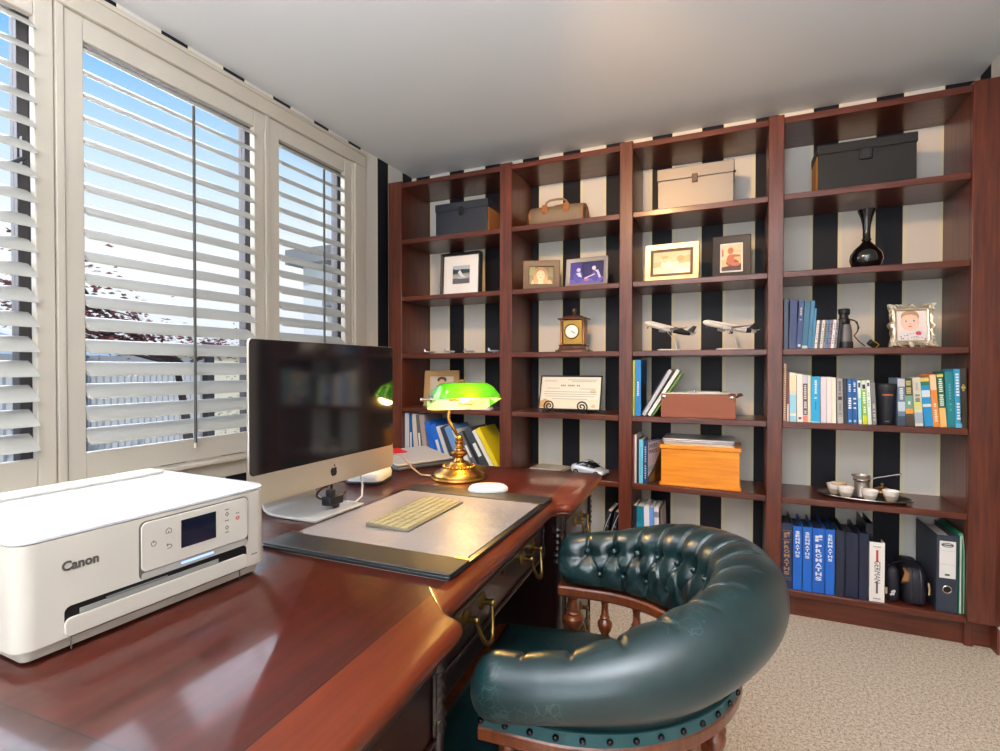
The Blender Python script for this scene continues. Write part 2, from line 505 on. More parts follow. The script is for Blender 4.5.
# front details: local frame (y along front, z up), x = 0 plane
MX = Matrix(((0, 0, 1, 0), (1, 0, 0, 0), (0, 1, 0, 0), (0, 0, 0, 1)))      # poly (y,z) -> extrude along x
M_SEAM = mat((92, 86, 80), .6)
b = MB(); b.prism(rrect(.144, .329, .0615, .149, .010), -.001, .0006, MX); cp0 = b.build('control_panel_seam', M_SEAM, pr)
b = MB(); b.prism(rrect(.1465, .327, .0735, .1470, .009), 0, .0028, MX); cp = b.build('control_panel', mat((206, 198, 186), .4), pr, bevel=.001)
b = MB(); b.prism(rrect(.147, .327, .0622, .0728, .004), 0, .0012, MX); b.build('panel_lip', mat((170, 166, 160), .5), pr)
b = MB(); b.prism(rrect(.2055, .265, .0925, .1365, .001), .0028, .0032, MX); b.build('touch_screen', mat((22, 26, 44), .12, coat=.6), cp)
b = MB(); b.prism(rrect(.206, .262, .0665, .0702, .0015), .0012, .0016, MX); b.build('status_light', mat((150, 185, 255), .4, emit=1.1), pr)
M_ICON = mat((104, 98, 92), .6)
def icon(pts_list, m=M_ICON, r=.0006):
    b = MB()
    for pts, cl in pts_list: b.tube([(.0031, y, z) for y, z in pts], r, 6, closed=cl)
    b.build('panel_icon', m, cp)
icon([(ell(.1635, .1125, .0036, .0036, 14), True), ([(.1635, .1135), (.1635, .1175)], False)])
icon([([(.182, .1225), (.182, .1275), (.186, .1305), (.190, .1275), (.190, .1225)], True), ([(.186, .1225), (.186, .1255)], False)])
icon([([(.183, .1045), (.189, .1045), (.191, .1018), (.189, .099), (.184, .099)], False), ([(.185, .1063), (.183, .1045), (.185, .1025)], False)])
for z in (.1265, .1035): icon([([(.2855, z-.0034), (.2885, z), (.2855, z+.0034), (.2825, z)], True)])
icon([([(.306, .112), (.3032, .1143), (.3032, .117), (.3088, .117), (.3088, .1143)], True)], mat((206, 96, 62), .5), .0008)
for y_, z in ((.2855, .1345), (.2855, .1155), (.2855, .0955), (.306, .1235)):
    b = MB(); b.box(.0028, .0031, y_-.0036, y_+.0036, z-.0008, z+.0008); b.build('panel_caption', M_ICON, cp)
text('Canon', .0172, mat((84, 78, 74), .5), 'brand_lettering', pr, (.0004, .0702, .1150), (PI/2, 0, PI/2), sx=.95, bold=.0006)
b = MB(); b.box(0, .0004, .336, .348, .0395, .0412); b.build('model_mark', M_ICON, pr)
# paper slot and front tray
b = MB(); b.prism(rrect(.051, .3255, .024, .0618, .008), -.012, .0004, MX); b.build('output_slot', mat((12, 12, 13), .4), pr)
b = MB(); b.box(-.004, .002, .068, .27, .0475, .0545); b.build('paper_guide', mat((140, 138, 132), .5), pr)
b = MB(); b.box(-.006, .0024, .10, .185, .0545, .0572); b.build('paper_stop', mat((110, 108, 104), .5), pr)
b = MB(); b.prism(rrect(.0505, .326, .0225, .0468, .008), -.004, .0034, MX); b.build('paper_tray', M_PR, pr, bevel=.001)
b = MB()
b.box(-.001, .0005, .058, .326, .0202, .0212); b.box(-.001, .0005, .058, .059, .004, .0212); b.box(-.001, .0005, .3115, .3125, .004, .0212)
b.build('tray_seam', M_SEAM, pr)

# ------------------------------------------------------------------ monitor (all-in-one computer)
M_ALU = mat((206, 200, 190), .32, .9, name='brushed_aluminium')
im = thing('desktop_computer', 'slim all-in-one desktop computer with black screen and aluminium chin on the desk', 'computer', (-.949, 1.061, DZ), (0, 0, .016))
def plate(y0, y1, z0, z1, r, x0, x1):
    b = MB(); b.prism(rrect(y0, y1, z0, z1, r, 6), x0, x1, MX); return b
h0, h1 = .077, .441
body = plate(-.264, .264, h0, h1, .012, -.006, 0).build('display_body', M_ALU, im, bevel=.0015)
b = MB()
rr = []
for dx, sc_ in ((-.006, 1), (-.012, .94), (-.022, .75), (-.030, .5), (-.034, .22)):
    rr.append([(dx, y*sc_, .259+(z-.259)*sc_) for y, z in rrect(-.262, .262, h0+.002, h1-.002, .012, 6)])
b.rings(rr); b.build('back_shell', M_ALU, im)
M_SCR = mat((24, 24, 27), .07, coat=1., name='dark_glossy_screen')
plate(-.2625, .2625, h0+.066, h1-.0015, .010, 0, .0012).build('screen', M_SCR, im)
plate(-.264, .264, h0, h0+.0655, .010, 0, .0008).build('chin', mat((212, 204, 190), .30, .75), im)
# fruit mark on the chin
b = MB()
def fruit(t):
    x = .0125*math.cos(t); z = .0128*math.sin(t)
    if z > 0: z -= .0042*math.exp(-(x/.0042)**2)
    else: z += .0022*math.exp(-(x/.0042)**2); x *= .88
    return (x, z)
pts = []
for i in range(60):
    y, z = fruit(2*PI*i/60)
    d = math.hypot(y-.0165, z-.0028)
    if d < .0072:
        q = .0072/d; y = .0165+(y-.0165)*q; z = .0028+(z-.0028)*q
    pts.append((y, z+h0+.031))
b.prism(pts, .0008, .0014, MX)
lf = [(.0008+.0062*math.cos(a)*.0+ .0066*t*.8*math.cos(.9)+.0022*math.sin(PI*t)*s*math.cos(2.47), .0125+.0075*t*math.sin(.95)+.0022*math.sin(PI*t)*s*math.sin(2.47)) for s, rng in ((1, range(0, 7)), (-1, range(6, -1, -1))) for t, a in [(i/6, 0) for i in rng]]
b.prism([(y, z+h0+.031) for y, z in lf], .0008, .0014, MX)
b.build('fruit_mark', M_BLACK, im)
# stand: foot plate curving up to the back of the display
b = MB()
path = [(.024, 0), (-.10, 0), (-.128, .003), (-.146, .012), (-.155, .03), (-.152, .06), (-.125, .12), (-.088, .18), (-.045, .235)]
wd = [.094, .094, .094, .094, .094, .094, .092, .09, .086]
top = []; 
def offn(i, d):
    a = path[max(i-1, 0)]; c_ = path[min(i+1, len(path)-1)]
    tx, tz = c_[0]-a[0], c_[1]-a[1]; L = math.hypot(tx, tz)
    return path[i][0]+d*tz/L, path[i][1]-d*tx/L
rr = []
for i in range(len(path)):
    x0_, z0_ = path[i]; x1_, z1_ = offn(i, .006)
    w_ = wd[i]
    rr.append([(x0_, -w_, z0_+.0005), (x0_, w_, z0_+.0005), (x1_, w_, z1_+.0005), (x1_, -w_, z1_+.0005)])
b.rings(rr)
b.build('stand', mat((204, 203, 202), .42, .35), im, bevel=.0015)
b = MB(); b.cyl((-.149, 0, .07), (-.137, 0, .0795), .03, n=24); b.build('cable_hole', M_BLACK, im)

# small black adaptor with leads hanging below the display
ad = thing('webcam_adaptor', 'small black clip-like adaptor dangling under the monitor chin', 'adaptor', (-.965, 1.075, DZ+.008))
b = MB(); b.cbox((0, 0, .022), (.03, .052, .024)); b.cbox((.004, -.012, .042), (.018, .02, .018)); b.cbox((-.002, .014, .005), (.016, .014, .014))
b.build('housing', mat((24, 26, 34), .35), ad, bevel=.003)
b = MB(); b.tube([(0, -.005, .05), (.004, -.008, .062), (-.006, .0, .07), (-.02, .006, .062), (-.03, .01, .05)], .003, 8); b.build('loop_lead', M_BLACK, ad)
b = MB(); b.tube([(-.945, 1.105, DZ+.02), (-.94, 1.135, DZ+.012), (-.95, 1.175, DZ+.018), (-.968, 1.20, DZ+.042), (-.985, 1.21, DZ+.075), (-1.0, 1.212, DZ+.10)], .0028, 8)
tag(b.build('cable', mat((196, 190, 186), .4), smooth=60), 'pale lead rising from the dangling adaptor behind the monitor chin', 'cable')
b = MB()
pts = []
for i in range(25):
    a = PI*1.9*i/24+.5
    pts.append((-.99+.025*math.sin(a), 1.10+.05*math.cos(a), DZ+.045+.028*math.sin(a*.9)))
b.tube(pts, .0026, 8)
tag(b.build('cable', mat((58, 34, 30), .4), smooth=60), 'dark brown lead coiled behind the dangling adaptor', 'cable')
b = MB(); b.prism(rrect(-1.30, -1.135, .955, 1.05, .008), DZ, DZ+.016); b.mi = 1; b.prism(rrect(-1.295, -1.140, .96, 1.045, .008), DZ+.016, DZ+.022)
tag(b.build('hub', [M_BLACK, M_WHITE], bevel=.002), 'flat black and white box behind the monitor stand, near the printer', 'hub')

# ------------------------------------------------------------------ desk pad, keyboard, mouse
pad = thing('desk_pad', 'black leather desk pad with a pale writing sheet in front of the monitor', 'desk pad', (-.683, 1.098, DZ), (0, 0, .022))
PW, PL = .447, .612
b = MB(); b.prism(rrect(-PW/2, PW/2, -PL/2, PL/2, .008), .0012, .0085); b.build('base_board', mat((20, 22, 26), .35), pad, bevel=.002)
b = MB(); b.prism(rrect(-PW/2+.004, PW/2-.004, -PL/2+.003, PL/2-.003, .006), 0, .0012); b.build('felt_underside', mat((206, 196, 176), .8), pad)
M_LEA = mat((22, 23, 26), .42, coat=0., spec=.8, bump=.25, bscale=900, name='black_leather')
for s in (-1, 1):
    ya, yb_ = sorted((s*PL/2-s*.002, s*(PL/2-.083)))
    b = MB(); b.prism(rrect(-PW/2+.001, PW/2-.001, ya, yb_, .006), .0085, .0125); b.build('end_strap', M_LEA, pad, bevel=.0015)
    for sx in (-1, 1):
        b = MB(); b.cbox((sx*(PW/2-.016), s*(PL/2-.083), .0128), (.03, .010, .0012)); b.build('corner_clip', M_OLDBRASS, pad)
k = NT('writing_sheet'); v = k.mapped((1, 1, 1))
k.l(k.mix(k.noise(4, v, 3), lin((136, 126, 123)), lin((156, 146, 141))), k.b.inputs['Base Color'])
k.b.inputs['Roughness'].default_value = .42
k.bump(k.noise(9, v, 4, .6), .5, .01)
b = MB(); b.box(-PW/2+.012, PW/2-.014, -PL/2+.08, PL/2-.08, .0085, .0102); b.build('writing_sheet', k.m, pad)

kb = thing('keyboard', 'slim wireless keyboard lying on the desk pad', 'keyboard', (-.7225, 1.112, DZ+.0104), (0, 0, .035))
KL, KW = .279, .115
b = MB(); b.mi = 0
a = [(-KW/2, 0), (KW/2, 0), (KW/2, .0045), (-KW/2, .0095)]
b.prism([(x, z) for x, z in a], -KL/2, KL/2, Matrix(((1, 0, 0, 0), (0, 0, 1, 0), (0, 1, 0, 0), (0, 0, 0, 1))))
b.build('case', mat((120, 112, 92), .5, .2), kb, bevel=.002)
M_KEY = mat((176, 160, 116), .55, name='key_caps')
tilt = math.atan2(-.005, KW)
Mt = Matrix.Rotation(-tilt, 4, 'Y')
keys = []
rows = [(14, .0115), (14, .0175), (14, .0175), (13, .0175), (12, .0175), (10, .0185)]
x = -KW/2+.004
nkey = 0
for cnt, dep in rows:
    L = KL-.008; w_ = [1]*cnt
    if cnt == 10: w_ = [1, 1, 1.2, 5, 1.2, 1, 1, 1, 1, 1]
    if cnt == 13: w_[0] = 1.6; w_[-1] = 1.6
    if cnt == 12: w_[0] = 2.0; w_[-1] = 2.0
    tot = sum(w_); y = -KL/2+.004
    for q in w_:
        d = L*q/tot
        zt_ = .0095-.005*((x+dep/2+KW/2)/KW)
        bb = MB(); bb.box(x+.0015, x+dep-.0012, y+.0022, y+d-.0022, zt_-.001, zt_+.0016)
        bb.build('key', M_KEY, kb, bevel=.0006, seg=1); nkey += 1
        y += d
    x += dep+.0004
ms = thing('computer_mouse', 'low white computer mouse resting on the far leather strap of the desk pad', 'mouse', (-.664, 1.398, DZ+.0126), (0, 0, -1.05))
b = MB(); rr = []
for z, q in ((0, .97), (.004, 1.0), (.010, .985), (.015, .92), (.0195, .80), (.0225, .60), (.0235, .3)):
    rr.append([(x_*q, y_*q-(1-q)*.004, z) for x_, y_ in ell(0, 0, .029, .060, 32)])
b.rings(rr); b.build('shell', mat((238, 236, 230), .15, coat=.6), ms)
b = MB(); b.rings([[(x_, y_, z) for x_, y_ in ell(0, 0, .0275, .0545, 32)] for z in (-.0005, .001)]); b.build('base_plate', mat((150, 146, 140), .4), ms)

# ------------------------------------------------------------------ banker's lamp
lp = thing('desk_lamp', 'brass banker lamp with a lit green glass shade on the desk', 'lamp', (-.863, 1.583, DZ), (0, 0, 0))
b = MB()
b.lathe([(.0, .0), (.096, .0), (.098, .004), (.096, .010), (.088, .013), (.086, .017), (.080, .024), (.066, .029), (.063, .033), (.058, .036), (.045, .047), (.034, .052), (.031, .056), (.0, .057)], 40, cap=False)
for i in range(26):
    a = 2*PI*i/26; b.ball((.053*math.cos(a), .053*math.sin(a), .041), .0055, n=8, m=6)
b.build('base', M_BRASS, lp)
b = MB()
b.lathe([(.030, .054), (.021, .058), (.0155, .064), (.0145, .070), (.018, .075), (.0255, .079), (.0285, .084), (.0285, .089), (.022, .094), (.016, .097), (.0145, .101), (.0175, .104), (.0175, .107), (.0135, .110), (.0125, .117), (.016, .121), (.016, .125), (.011, .129), (.0, .130)], 28)
b.build('column', M_BRASS, lp)
AX = Vector((.62, .785, 0)).normalized(); FR = Vector((AX.y, -AX.x, 0))
SCN = Vector((.045, -.045, .264))           # shade axis point, lamp local
b = MB(); b.ball((0, 0, .136), .0135)
p0 = Vector((0, 0, .136)); p3 = SCN-FR*.072-AX*.022
ctrl = [p0, p0-AX*.018+Vector((0, 0, .030)), p3-AX*.006+Vector((0, 0, -.06)), p3+Vector((0, 0, -.02)), p3+Vector((0, 0, .03)), SCN-FR*.045+Vector((0, 0, .066)), SCN-FR*.0+Vector((0, 0, .070))]
pts = []
for i in range(len(ctrl)-1):
    a0 = ctrl[max(i-1, 0)]; a1 = ctrl[i]; a2 = ctrl[i+1]; a3 = ctrl[min(i+2, len(ctrl)-1)]
    for j in range(6):
        t = j/6
        pts.append(.5*((2*a1)+(a2-a0)*t+(2*a0-5*a1+4*a2-a3)*t*t+(3*a1-a0-3*a2+a3)*t**3))
b.tube(pts, .0058, 10)
b.build('swan_neck', M_BRASS, lp)
# half-cylinder glass shade, opened toward the sitter, with rounded ends
kg2 = NT('green_cased_glass')
gm = kg2.n('ShaderNodeNewGeometry')
kg2.b.inputs['Base Color'].default_value = lin((10, 120, 8))+(1,)
kg2.b.inputs['Roughness'].default_value = .1
kg2.b.inputs['Coat Weight'].default_value = .8; kg2.b.inputs['Coat Roughness'].default_value = .04
tl = kg2.n('ShaderNodeBsdfTranslucent'); tl.inputs['Color'].default_value = lin((110, 232, 4))+(1,)
mxs = kg2.n('ShaderNodeMixShader'); mxs.inputs[0].default_value = .27
kg2.l(kg2.b.outputs[0], mxs.inputs[1]); kg2.l(tl.outputs[0], mxs.inputs[2])
kg2.l(mxs.outputs[0], kg2.t.nodes['Material Output'].inputs['Surface'])
kw_ = NT('white_cased_inside')
kw_.b.inputs['Base Color'].default_value = lin((250, 240, 200))+(1,)
kw_.b.inputs['Roughness'].default_value = .3
tl2 = kw_.n('ShaderNodeBsdfTranslucent'); tl2.inputs['Color'].default_value = lin((250, 245, 225))+(1,)
mx2 = kw_.n('ShaderNodeMixShader'); mx2.inputs[0].default_value = .5
kw_.l(kw_.b.outputs[0], mx2.inputs[1]); kw_.l(tl2.outputs[0], mx2.inputs[2])
kw_.l(mx2.outputs[0], kw_.t.nodes['Material Output'].inputs['Surface'])
SL, SR = .115, .066
A0, A1 = math.radians(14), math.radians(206)     # front lip .. back lip, measured from the front direction upward
def shade(r, inner):
    b = MB(); rr = []
    N = 24
    for i in range(N+1):
        s = -1+2*i/N
        e = 1-abs(s)**9*.22
        ring = []
        for j in range(21):
            a = A0+(A1-A0)*j/20
            L = SL*(1-.17*max(0, math.sin(a))**1.5)
            q = SCN+AX*(s*L)+FR*(r*e*math.cos(a))+Vector((0, 0, r*e*math.sin(a)*1.0))
            ring.append(q)
        rr.append(ring)
    R = b.rings(rr, cap=False, cyc=False)
    for E_, rev in ((R[0], False), (R[-1], True)):      # end caps down to the opening
        cen = sum((v.co for v in E_), Vector())/len(E_)
        cen = (E_[0].co+E_[-1].co)/2
        vc = b.bm.verts.new(cen)
        for j in range(len(E_)-1):
            b._face([E_[j], E_[j+1], vc])
    return b
sh = shade(SR, False).build('lamp_shade', kg2.m, lp, smooth=60)
shade(SR-.0035, True).build('shade_lining', kw_.m, sh, smooth=60)
for s in (-1,):
    b = MB(); c0 = SCN+AX*(s*SL)+Vector((0, 0, .012))
    b.cyl(c0-AX*s*.002, c0+AX*s*.004, .011); b.cyl(c0+AX*s*.004, c0+AX*s*.032, .004, .0045); b.ball(c0+AX*s*.034, .006, n=10, m=8)
    b.build('pivot_knob', mat((214, 206, 196), .2, 1.), lp)
b = MB(); b.cyl(SCN-AX*.055+Vector((0, 0, .018)), SCN-AX*.02+Vector((0, 0, .018)), .012); b.build('bulb_socket', M_OLDBRASS, lp)
b = MB(); b.ball((0, 0, 0), .018, (1, 1, 1)); b.build('bulb', mat((255, 236, 190), .4, emit=8.), lp, tuple(SCN+AX*.0+Vector((0, 0, .018))))
b = MB(); b.tube([SCN+FR*.03+AX*.02+Vector((0, 0, .0)), SCN+FR*.058+AX*.0+Vector((0, 0, -.004)), SCN+FR*.062-AX*.05+Vector((0, 0, .0))], .0022, 6); b.build('pull_chain', M_OLDBRASS, lp)
b = MB()
b.tube([(-.955, 1.545, DZ+.006), (-.985, 1.53, DZ+.010), (-1.02, 1.53, DZ+.032), (-1.06, 1.545, DZ+.058), (-1.10, 1.57, DZ+.064), (-1.16, 1.60, DZ+.06), (-1.22, 1.62, DZ+.03), (-1.26, 1.63, DZ+.004)], .0032, 8)
tag(b.build('lamp_cord', mat((150, 120, 96), .4), smooth=60), 'brown flex running from the brass lamp over the red and white folder', 'cord')

# white round router and red/white device behind the monitor
rt = thing('router', 'white rounded device with dark base on the desk at the monitor right edge', 'router', (-1.115, 1.42, DZ), (0, 0, .3))
b = MB(); b.rings([[(x_, y_, z) for x_, y_ in rrect(-.065*q, .065*q, -.075*q, .075*q, .03*q, 6)] for z, q in ((0, .98), (.008, 1.0), (.010, .97))]); b.build('base_plate', mat((40, 40, 46), .4), rt)
b = MB(); b.rings([[(x_, y_, z) for x_, y_ in rrect(-.062*q, .062*q, -.072*q, .072*q, .034*q, 6)] for z, q in ((.010, .97), (.022, 1.0), (.034, .97), (.041, .88), (.044, .7))]); b.build('shell', M_WHITE, rt)
sc_ = thing('card_reader', 'grey topped wedge device with a red side on the far desk edge behind the lamp', 'device', (-1.155, 1.735, DZ), (0, 0, -.42))
Mxz = Matrix(((1, 0, 0, 0), (0, 0, -1, 0), (0, 1, 0, 0), (0, 0, 0, 1)))
b = MB(); b.prism([(-.10, 0), (.10, 0), (.10, .016), (-.10, .030)], -.125, .125, Mxz); b.build('lower_body', mat((74, 78, 86), .4), sc_, bevel=.006)
b = MB(); b.prism([(-.102, .031), (.102, .017), (.102, .026), (-.102, .050)], -.128, .128, Mxz); b.build('upper_body', mat((150, 150, 152), .4), sc_, bevel=.005)
b = MB(); b.prism([(-.104, .034), (-.035, .029), (-.035, .0455), (-.104, .0535)], -.0, .1295, Mxz); b.build('red_cover', mat((178, 24, 34), .35, coat=.4), sc_, bevel=.003)
# ------------------------------------------------------------------ captain's chair
k = NT('green_leather'); v = k.mapped((1, 1, 1))
g1 = k.noise(14, v, 4, .6); g2 = k.noise(420, v, 3, .6)
vo = k.n('ShaderNodeTexVoronoi', feature='DISTANCE_TO_EDGE'); vo.inputs['Scale'].default_value = 58
nz = k.n('ShaderNodeTexNoise'); nz.inputs['Scale'].default_value = 22; k.l(v, nz.inputs['Vector'])
va = k.n('ShaderNodeVectorMath', operation='MULTIPLY_ADD'); k.l(nz.outputs['Color'], va.inputs[0]); va.inputs[1].default_value = (.05, .05, .05); k.l(v, va.inputs[2])
k.l(va.outputs[0], vo.inputs['Vector'])
wn = k.noise(7, v, 2)
cr = k.math('MULTIPLY', k.math('LESS_THAN', vo.outputs['Distance'], .03), k.math('GREATER_THAN', wn, .56))
c = k.ramp(g1, [(.3, lin((9, 31, 33))), (.7, lin((18, 46, 48)))])
c = k.mix(k.math('MULTIPLY', cr, .22), c, lin((96, 124, 118)))
k.l(c, k.b.inputs['Base Color'])
k.b.inputs['Roughness'].default_value = .3
k.b.inputs['Coat Weight'].default_value = .4; k.b.inputs['Coat Roughness'].default_value = .24
k.bump(k.math('ADD', g2, k.math('MULTIPLY', g1, .8)), .12, .002)
M_GL = k.m
M_CW = wood('chair_wood', (78, 33, 13), (128, 62, 26), (22, 22, 2), .3, .5, .12)
ch = thing('captains_chair', 'deep-buttoned dark green leather captain chair pulled up to the desk', 'chair', (-.2923, 1.0464, 0), (0, 0, .085))
CR, CL, CA, ZB_, ZA_, ZR = .3176, .064, .066, .7155, .633, .570
def upath(R0, L, n):
    tot = 2*L+PI*R0; out = []
    for i in range(n):
        q = tot*i/(n-1)
        if q < L: p = (-L+q, -R0); nrm = (0, -1)
        elif q <= L+PI*R0:
            a = -PI/2+(q-L)/R0; p = (R0*math.cos(a), R0*math.sin(a)); nrm = (math.cos(a), math.sin(a))
        else: p = (-(q-L-PI*R0), R0); nrm = (0, 1)
        out.append((Vector((p[0], p[1], 0)), Vector((nrm[0], nrm[1], 0)), q/tot))
    return out
N = 420
UP = upath(CR, CL, N)
TOT = 2*CL+PI*CR
# profile: list of (radial offset, height relative to roll centre), inner bottom -> inner face -> roll -> underside -> outer bottom
def profile(zc, CA=.066):
    P = []
    zi = ZR-zc
    P.append((-.066, zi))
    for i in range(1, 20):
        t = i/20.0
        P.append((-.066-.016*math.sin(PI*t)+(.066-CA)*t, zi+(0-zi)*t))
    for i in range(33):
        a = PI-(PI+.95)*i/32
        P.append((CA*1.0*math.cos(a), CA*math.sin(a)))
    zu = CA*math.sin(-.95)
    for i in range(1, 13):
        t = i/12.0
        xo = CA*math.cos(-.95)*(1-t)+(-.016)*t-.012*math.sin(PI*t)
        P.append((xo, zu+(zi-zu)*t))
    return P
def cal(w):
    t = min(1, max(0, (w-.2)/.55)); t = t*t*(3-2*t)
    return .049+.017*t, -.006*(1-t)
nb = 15
def tuft(s, r, z, zc, j, npf):
    """inward displacement of the buttoned inner face: s = arc length, j = profile index"""
    d = 0.0
    sp_ = TOT/nb
    zi = ZR-zc
    h = (z-zi)/(CA-zi)                 # 0 at the rail, 1 at the roll crown
    if j > 36: return 0.0
    endf = min(1, s/.10, (TOT-s)/.10)
    f1 = (s/sp_-.5); k1 = round(f1); ds = (f1-k1)*sp_      # upper buttons
    f2 = s/sp_; k2 = round(f2); ds2 = (f2-k2)*sp_
    hu, hl = .60, .24
    H = (CA-zi)
    dz = (h-hu)*H
    d += .021*math.exp(-(ds*ds+dz*dz)/(2*.0125**2))
    dz2 = (h-hl)*H
    d += .016*math.exp(-(ds2*ds2+dz2*dz2)/(2*.012**2))
    if h > hu:                          # pleat running up over the roll
        fade = 1.0 if j < 28 else max(0, 1-(j-28)/8.0)
        d += (.0085*math.exp(-(ds/.0042)**2)-.004*math.cos(2*PI*f1)*-0)*fade
        d += .0035*(math.cos(2*PI*(f1))*.5+.5)*fade
    else:
        t = min(1, max(0, (hu-h)/(hu-hl)))
        if h > hl:                      # diagonal pleats of the diamonds
            for sg in (-1, 1):
                c_ = (k1+.5+sg*.5*t)*sp_
                d += .0075*math.exp(-((s-c_)/.0045)**2)
        else:
            d += .007*math.exp(-(ds2/.0045)**2)
    return d*(.35+.65*endf)
b = MB(); rr = []
for i, (p, nrm, t) in enumerate(UP):
    w = min(1, max(0, (p.x+CL)/(CR+CL)))
    zc = ZA_+(ZB_-ZA_)*w**1.2
    s = t*TOT
    ring = []
    CAl, drad = cal(w)
    PR = profile(zc, CAl); npf = len(PR)
    for j, (r, z) in enumerate(PR):
        d = tuft(s, r, z, zc, j, npf)
        if j <= 20: r2, z2 = r+d, z
        elif j <= 53:
            L = math.hypot(r, z) or 1
            r2, z2 = r-r/L*d, z-z/L*d
        else: r2, z2 = r, z
        fz = min(1, max(0, (z-(ZR-zc))/.05))
        ring.append(p+nrm*(r2+drad*fz)+Vector((0, 0, zc+z2)))
    rr.append(ring)
# rounded arm ends
def shrink(ring, tdir, steps):
    c = sum(ring, Vector())/len(ring); out = []
    for q in steps:
        a = q*PI/2
        out.append([c+(v_-c)*max(.02, math.cos(a)) + tdir*(.046*math.sin(a)) for v_ in ring])
    return out
e0 = shrink(rr[0], Vector((-1, 0, 0)), [1.0, .9, .75, .6, .45, .3, .15])
e1 = shrink(rr[-1], Vector((-1, 0, 0)), [.15, .3, .45, .6, .75, .9, 1.0])
b.rings(e0+rr+e1)
b.build('padded_back', M_GL, ch, smooth=75)
# buttons
sp_ = TOT/nb
def at_s(s):
    q = s
    if q < CL: return Vector((-CL+q, -CR, 0)), Vector((0, -1, 0))
    if q <= CL+PI*CR:
        a = -PI/2+(q-CL)/CR; return Vector((CR*math.cos(a), CR*math.sin(a), 0)), Vector((math.cos(a), math.sin(a), 0))
    return Vector((-(q-CL-PI*CR), CR, 0)), Vector((0, 1, 0))
pb = None
for row, hh in ((0, .60), (1, .24)):
    for kk in range(nb if row == 0 else nb-1):
        s = (kk+.5)*sp_ if row == 0 else (kk+1)*sp_
        p, nrm = at_s(s)
        w = min(1, max(0, (p.x+CL)/(CR+CL))); zc = ZA_+(ZB_-ZA_)*w**1.2
        cl_, dr_ = cal(w); zi = ZR-zc; z = zi+hh*(CA-zi)
        r = -.079 if z < 0 else -math.sqrt(max(1e-6, cl_**2-z*z))-.006*(1-z/cl_)
        r += dr_
        q = p+nrm*(r+.016)+Vector((0, 0, zc+z))
        if pb is None:
            mb = MB(); mb.ball((0, 0, 0), .0075, n=12, m=8); pb = mb.build('button', M_GL, ch, q)
        else: copy_child(pb, ch, q)
# teal leather band, nails and wooden rail
def sweep(R0, L, sec, n=120):
    b = MB(); rr = []
    for p, nrm, t in upath(R0, L, n):
        rr.append([p+nrm*r+Vector((0, 0, z)) for r, z in sec])
    b.rings(rr); return b
M_TEAL = mat((34, 80, 84), .5, bump=.2, bscale=500)
sweep(CR, CL+.035, [(-.020, ZR-.012), (-.0095, ZR-.012), (-.0095, ZR+.009), (-.020, ZR+.009)]).build('nailed_band', M_TEAL, ch, bevel=.001)
M_NAIL = mat((60, 54, 58), .25, 1.)
pn = None
for p, nrm, t in upath(CR-.0095, CL+.03, 30):
    q = p+nrm*.0015+Vector((0, 0, ZR-.001))
    if pn is None:
        mb = MB(); mb.ball((0, 0, 0), .0052, n=12, m=8); pn = mb.build('nail', M_NAIL, ch, q)
    else: copy_child(pn, ch, q)
sweep(CR, CL+.035, [(-.064, ZR-.036), (-.012, ZR-.036), (-.008, ZR-.031), (-.008, ZR-.015), (-.012, ZR-.010), (-.064, ZR-.010), (-.068, ZR-.014), (-.068, ZR-.031)]).build('arm_rail', M_CW, ch, smooth=30)
# seat, spindles, legs
ZS = .43
seatp = [(-.27, -.27), (-.02, -.30)] + [(.29*math.cos(a)-.02, .30*math.sin(a)) for a in [(-PI/2+PI*i/24) for i in range(1, 24)]] + [(-.02, .30), (-.27, .27)]
b = MB(); b.rings([[(x, y, z) for x, y in offs(seatp, d)] for d, z in ((.01, ZS-.045), (0, ZS-.04), (0, ZS-.008), (.008, ZS))]); b.build('seat_frame', M_CW, ch, smooth=35)
b = MB(); b.rings([[(x, y, z) for x, y in offs(seatp, d)] for d, z in ((.038, ZS-.001), (.034, ZS+.006), (.038, ZS+.016), (.055, ZS+.026), (.09, ZS+.032), (.15, ZS+.036))]); b.build('seat_cushion', M_GL, ch, smooth=50)
sprof = [(.012, 0), (.013, .008), (.009, .014), (.014, .022), (.019, .036), (.018, .044), (.010, .052), (.013, .056), (.010, .060), (.0085, .080), (.010, .092), (.013, .096), (.010, .099)]
ps = None
hz = ZR-.036-ZS
for p, nrm, t in upath(CR-.042, CL-.0, 13):
    if t < .02 or t > .98: big = 1.5
    elif abs(t-.5) < .02: big = 1.0
    else: big = 1.0
    q = Vector((p.x*.985, p.y*.985, ZS))
    if ps is None or big != 1.0:
        mb = MB(); mb.lathe([(r*big, z*hz/.099) for r, z in sprof], 18)
        o = mb.build('spindle', M_CW, ch, q)
        if big == 1.0: ps = o
    else: copy_child(ps, ch, q)
lprof = [(.018, 0), (.022, .012), (.016, .03), (.014, .05), (.020, .09), (.027, .17), (.026, .21), (.018, .235), (.024, .243), (.024, .252), (.018, .262), (.026, .30), (.029, .33), (.024, .345), (.027, .352), (.027, .385)]
for x, y, tx, ty in ((-.21, -.21, -.05, -.05), (-.21, .21, -.05, .05), (.16, -.19, .09, -.06), (.16, .19, .09, .06)):
    top = Vector((x, y, ZS-.045)); bot = Vector((x+tx, y+ty, 0))
    q = (top-bot).to_track_quat('Z', 'Y').to_matrix().to_4x4(); L = (top-bot).length
    mb = MB(); mb.lathe([(r, z*L/.385) for r, z in lprof], 20, Matrix.Translation(bot) @ q); mb.build('leg', M_CW, ch)
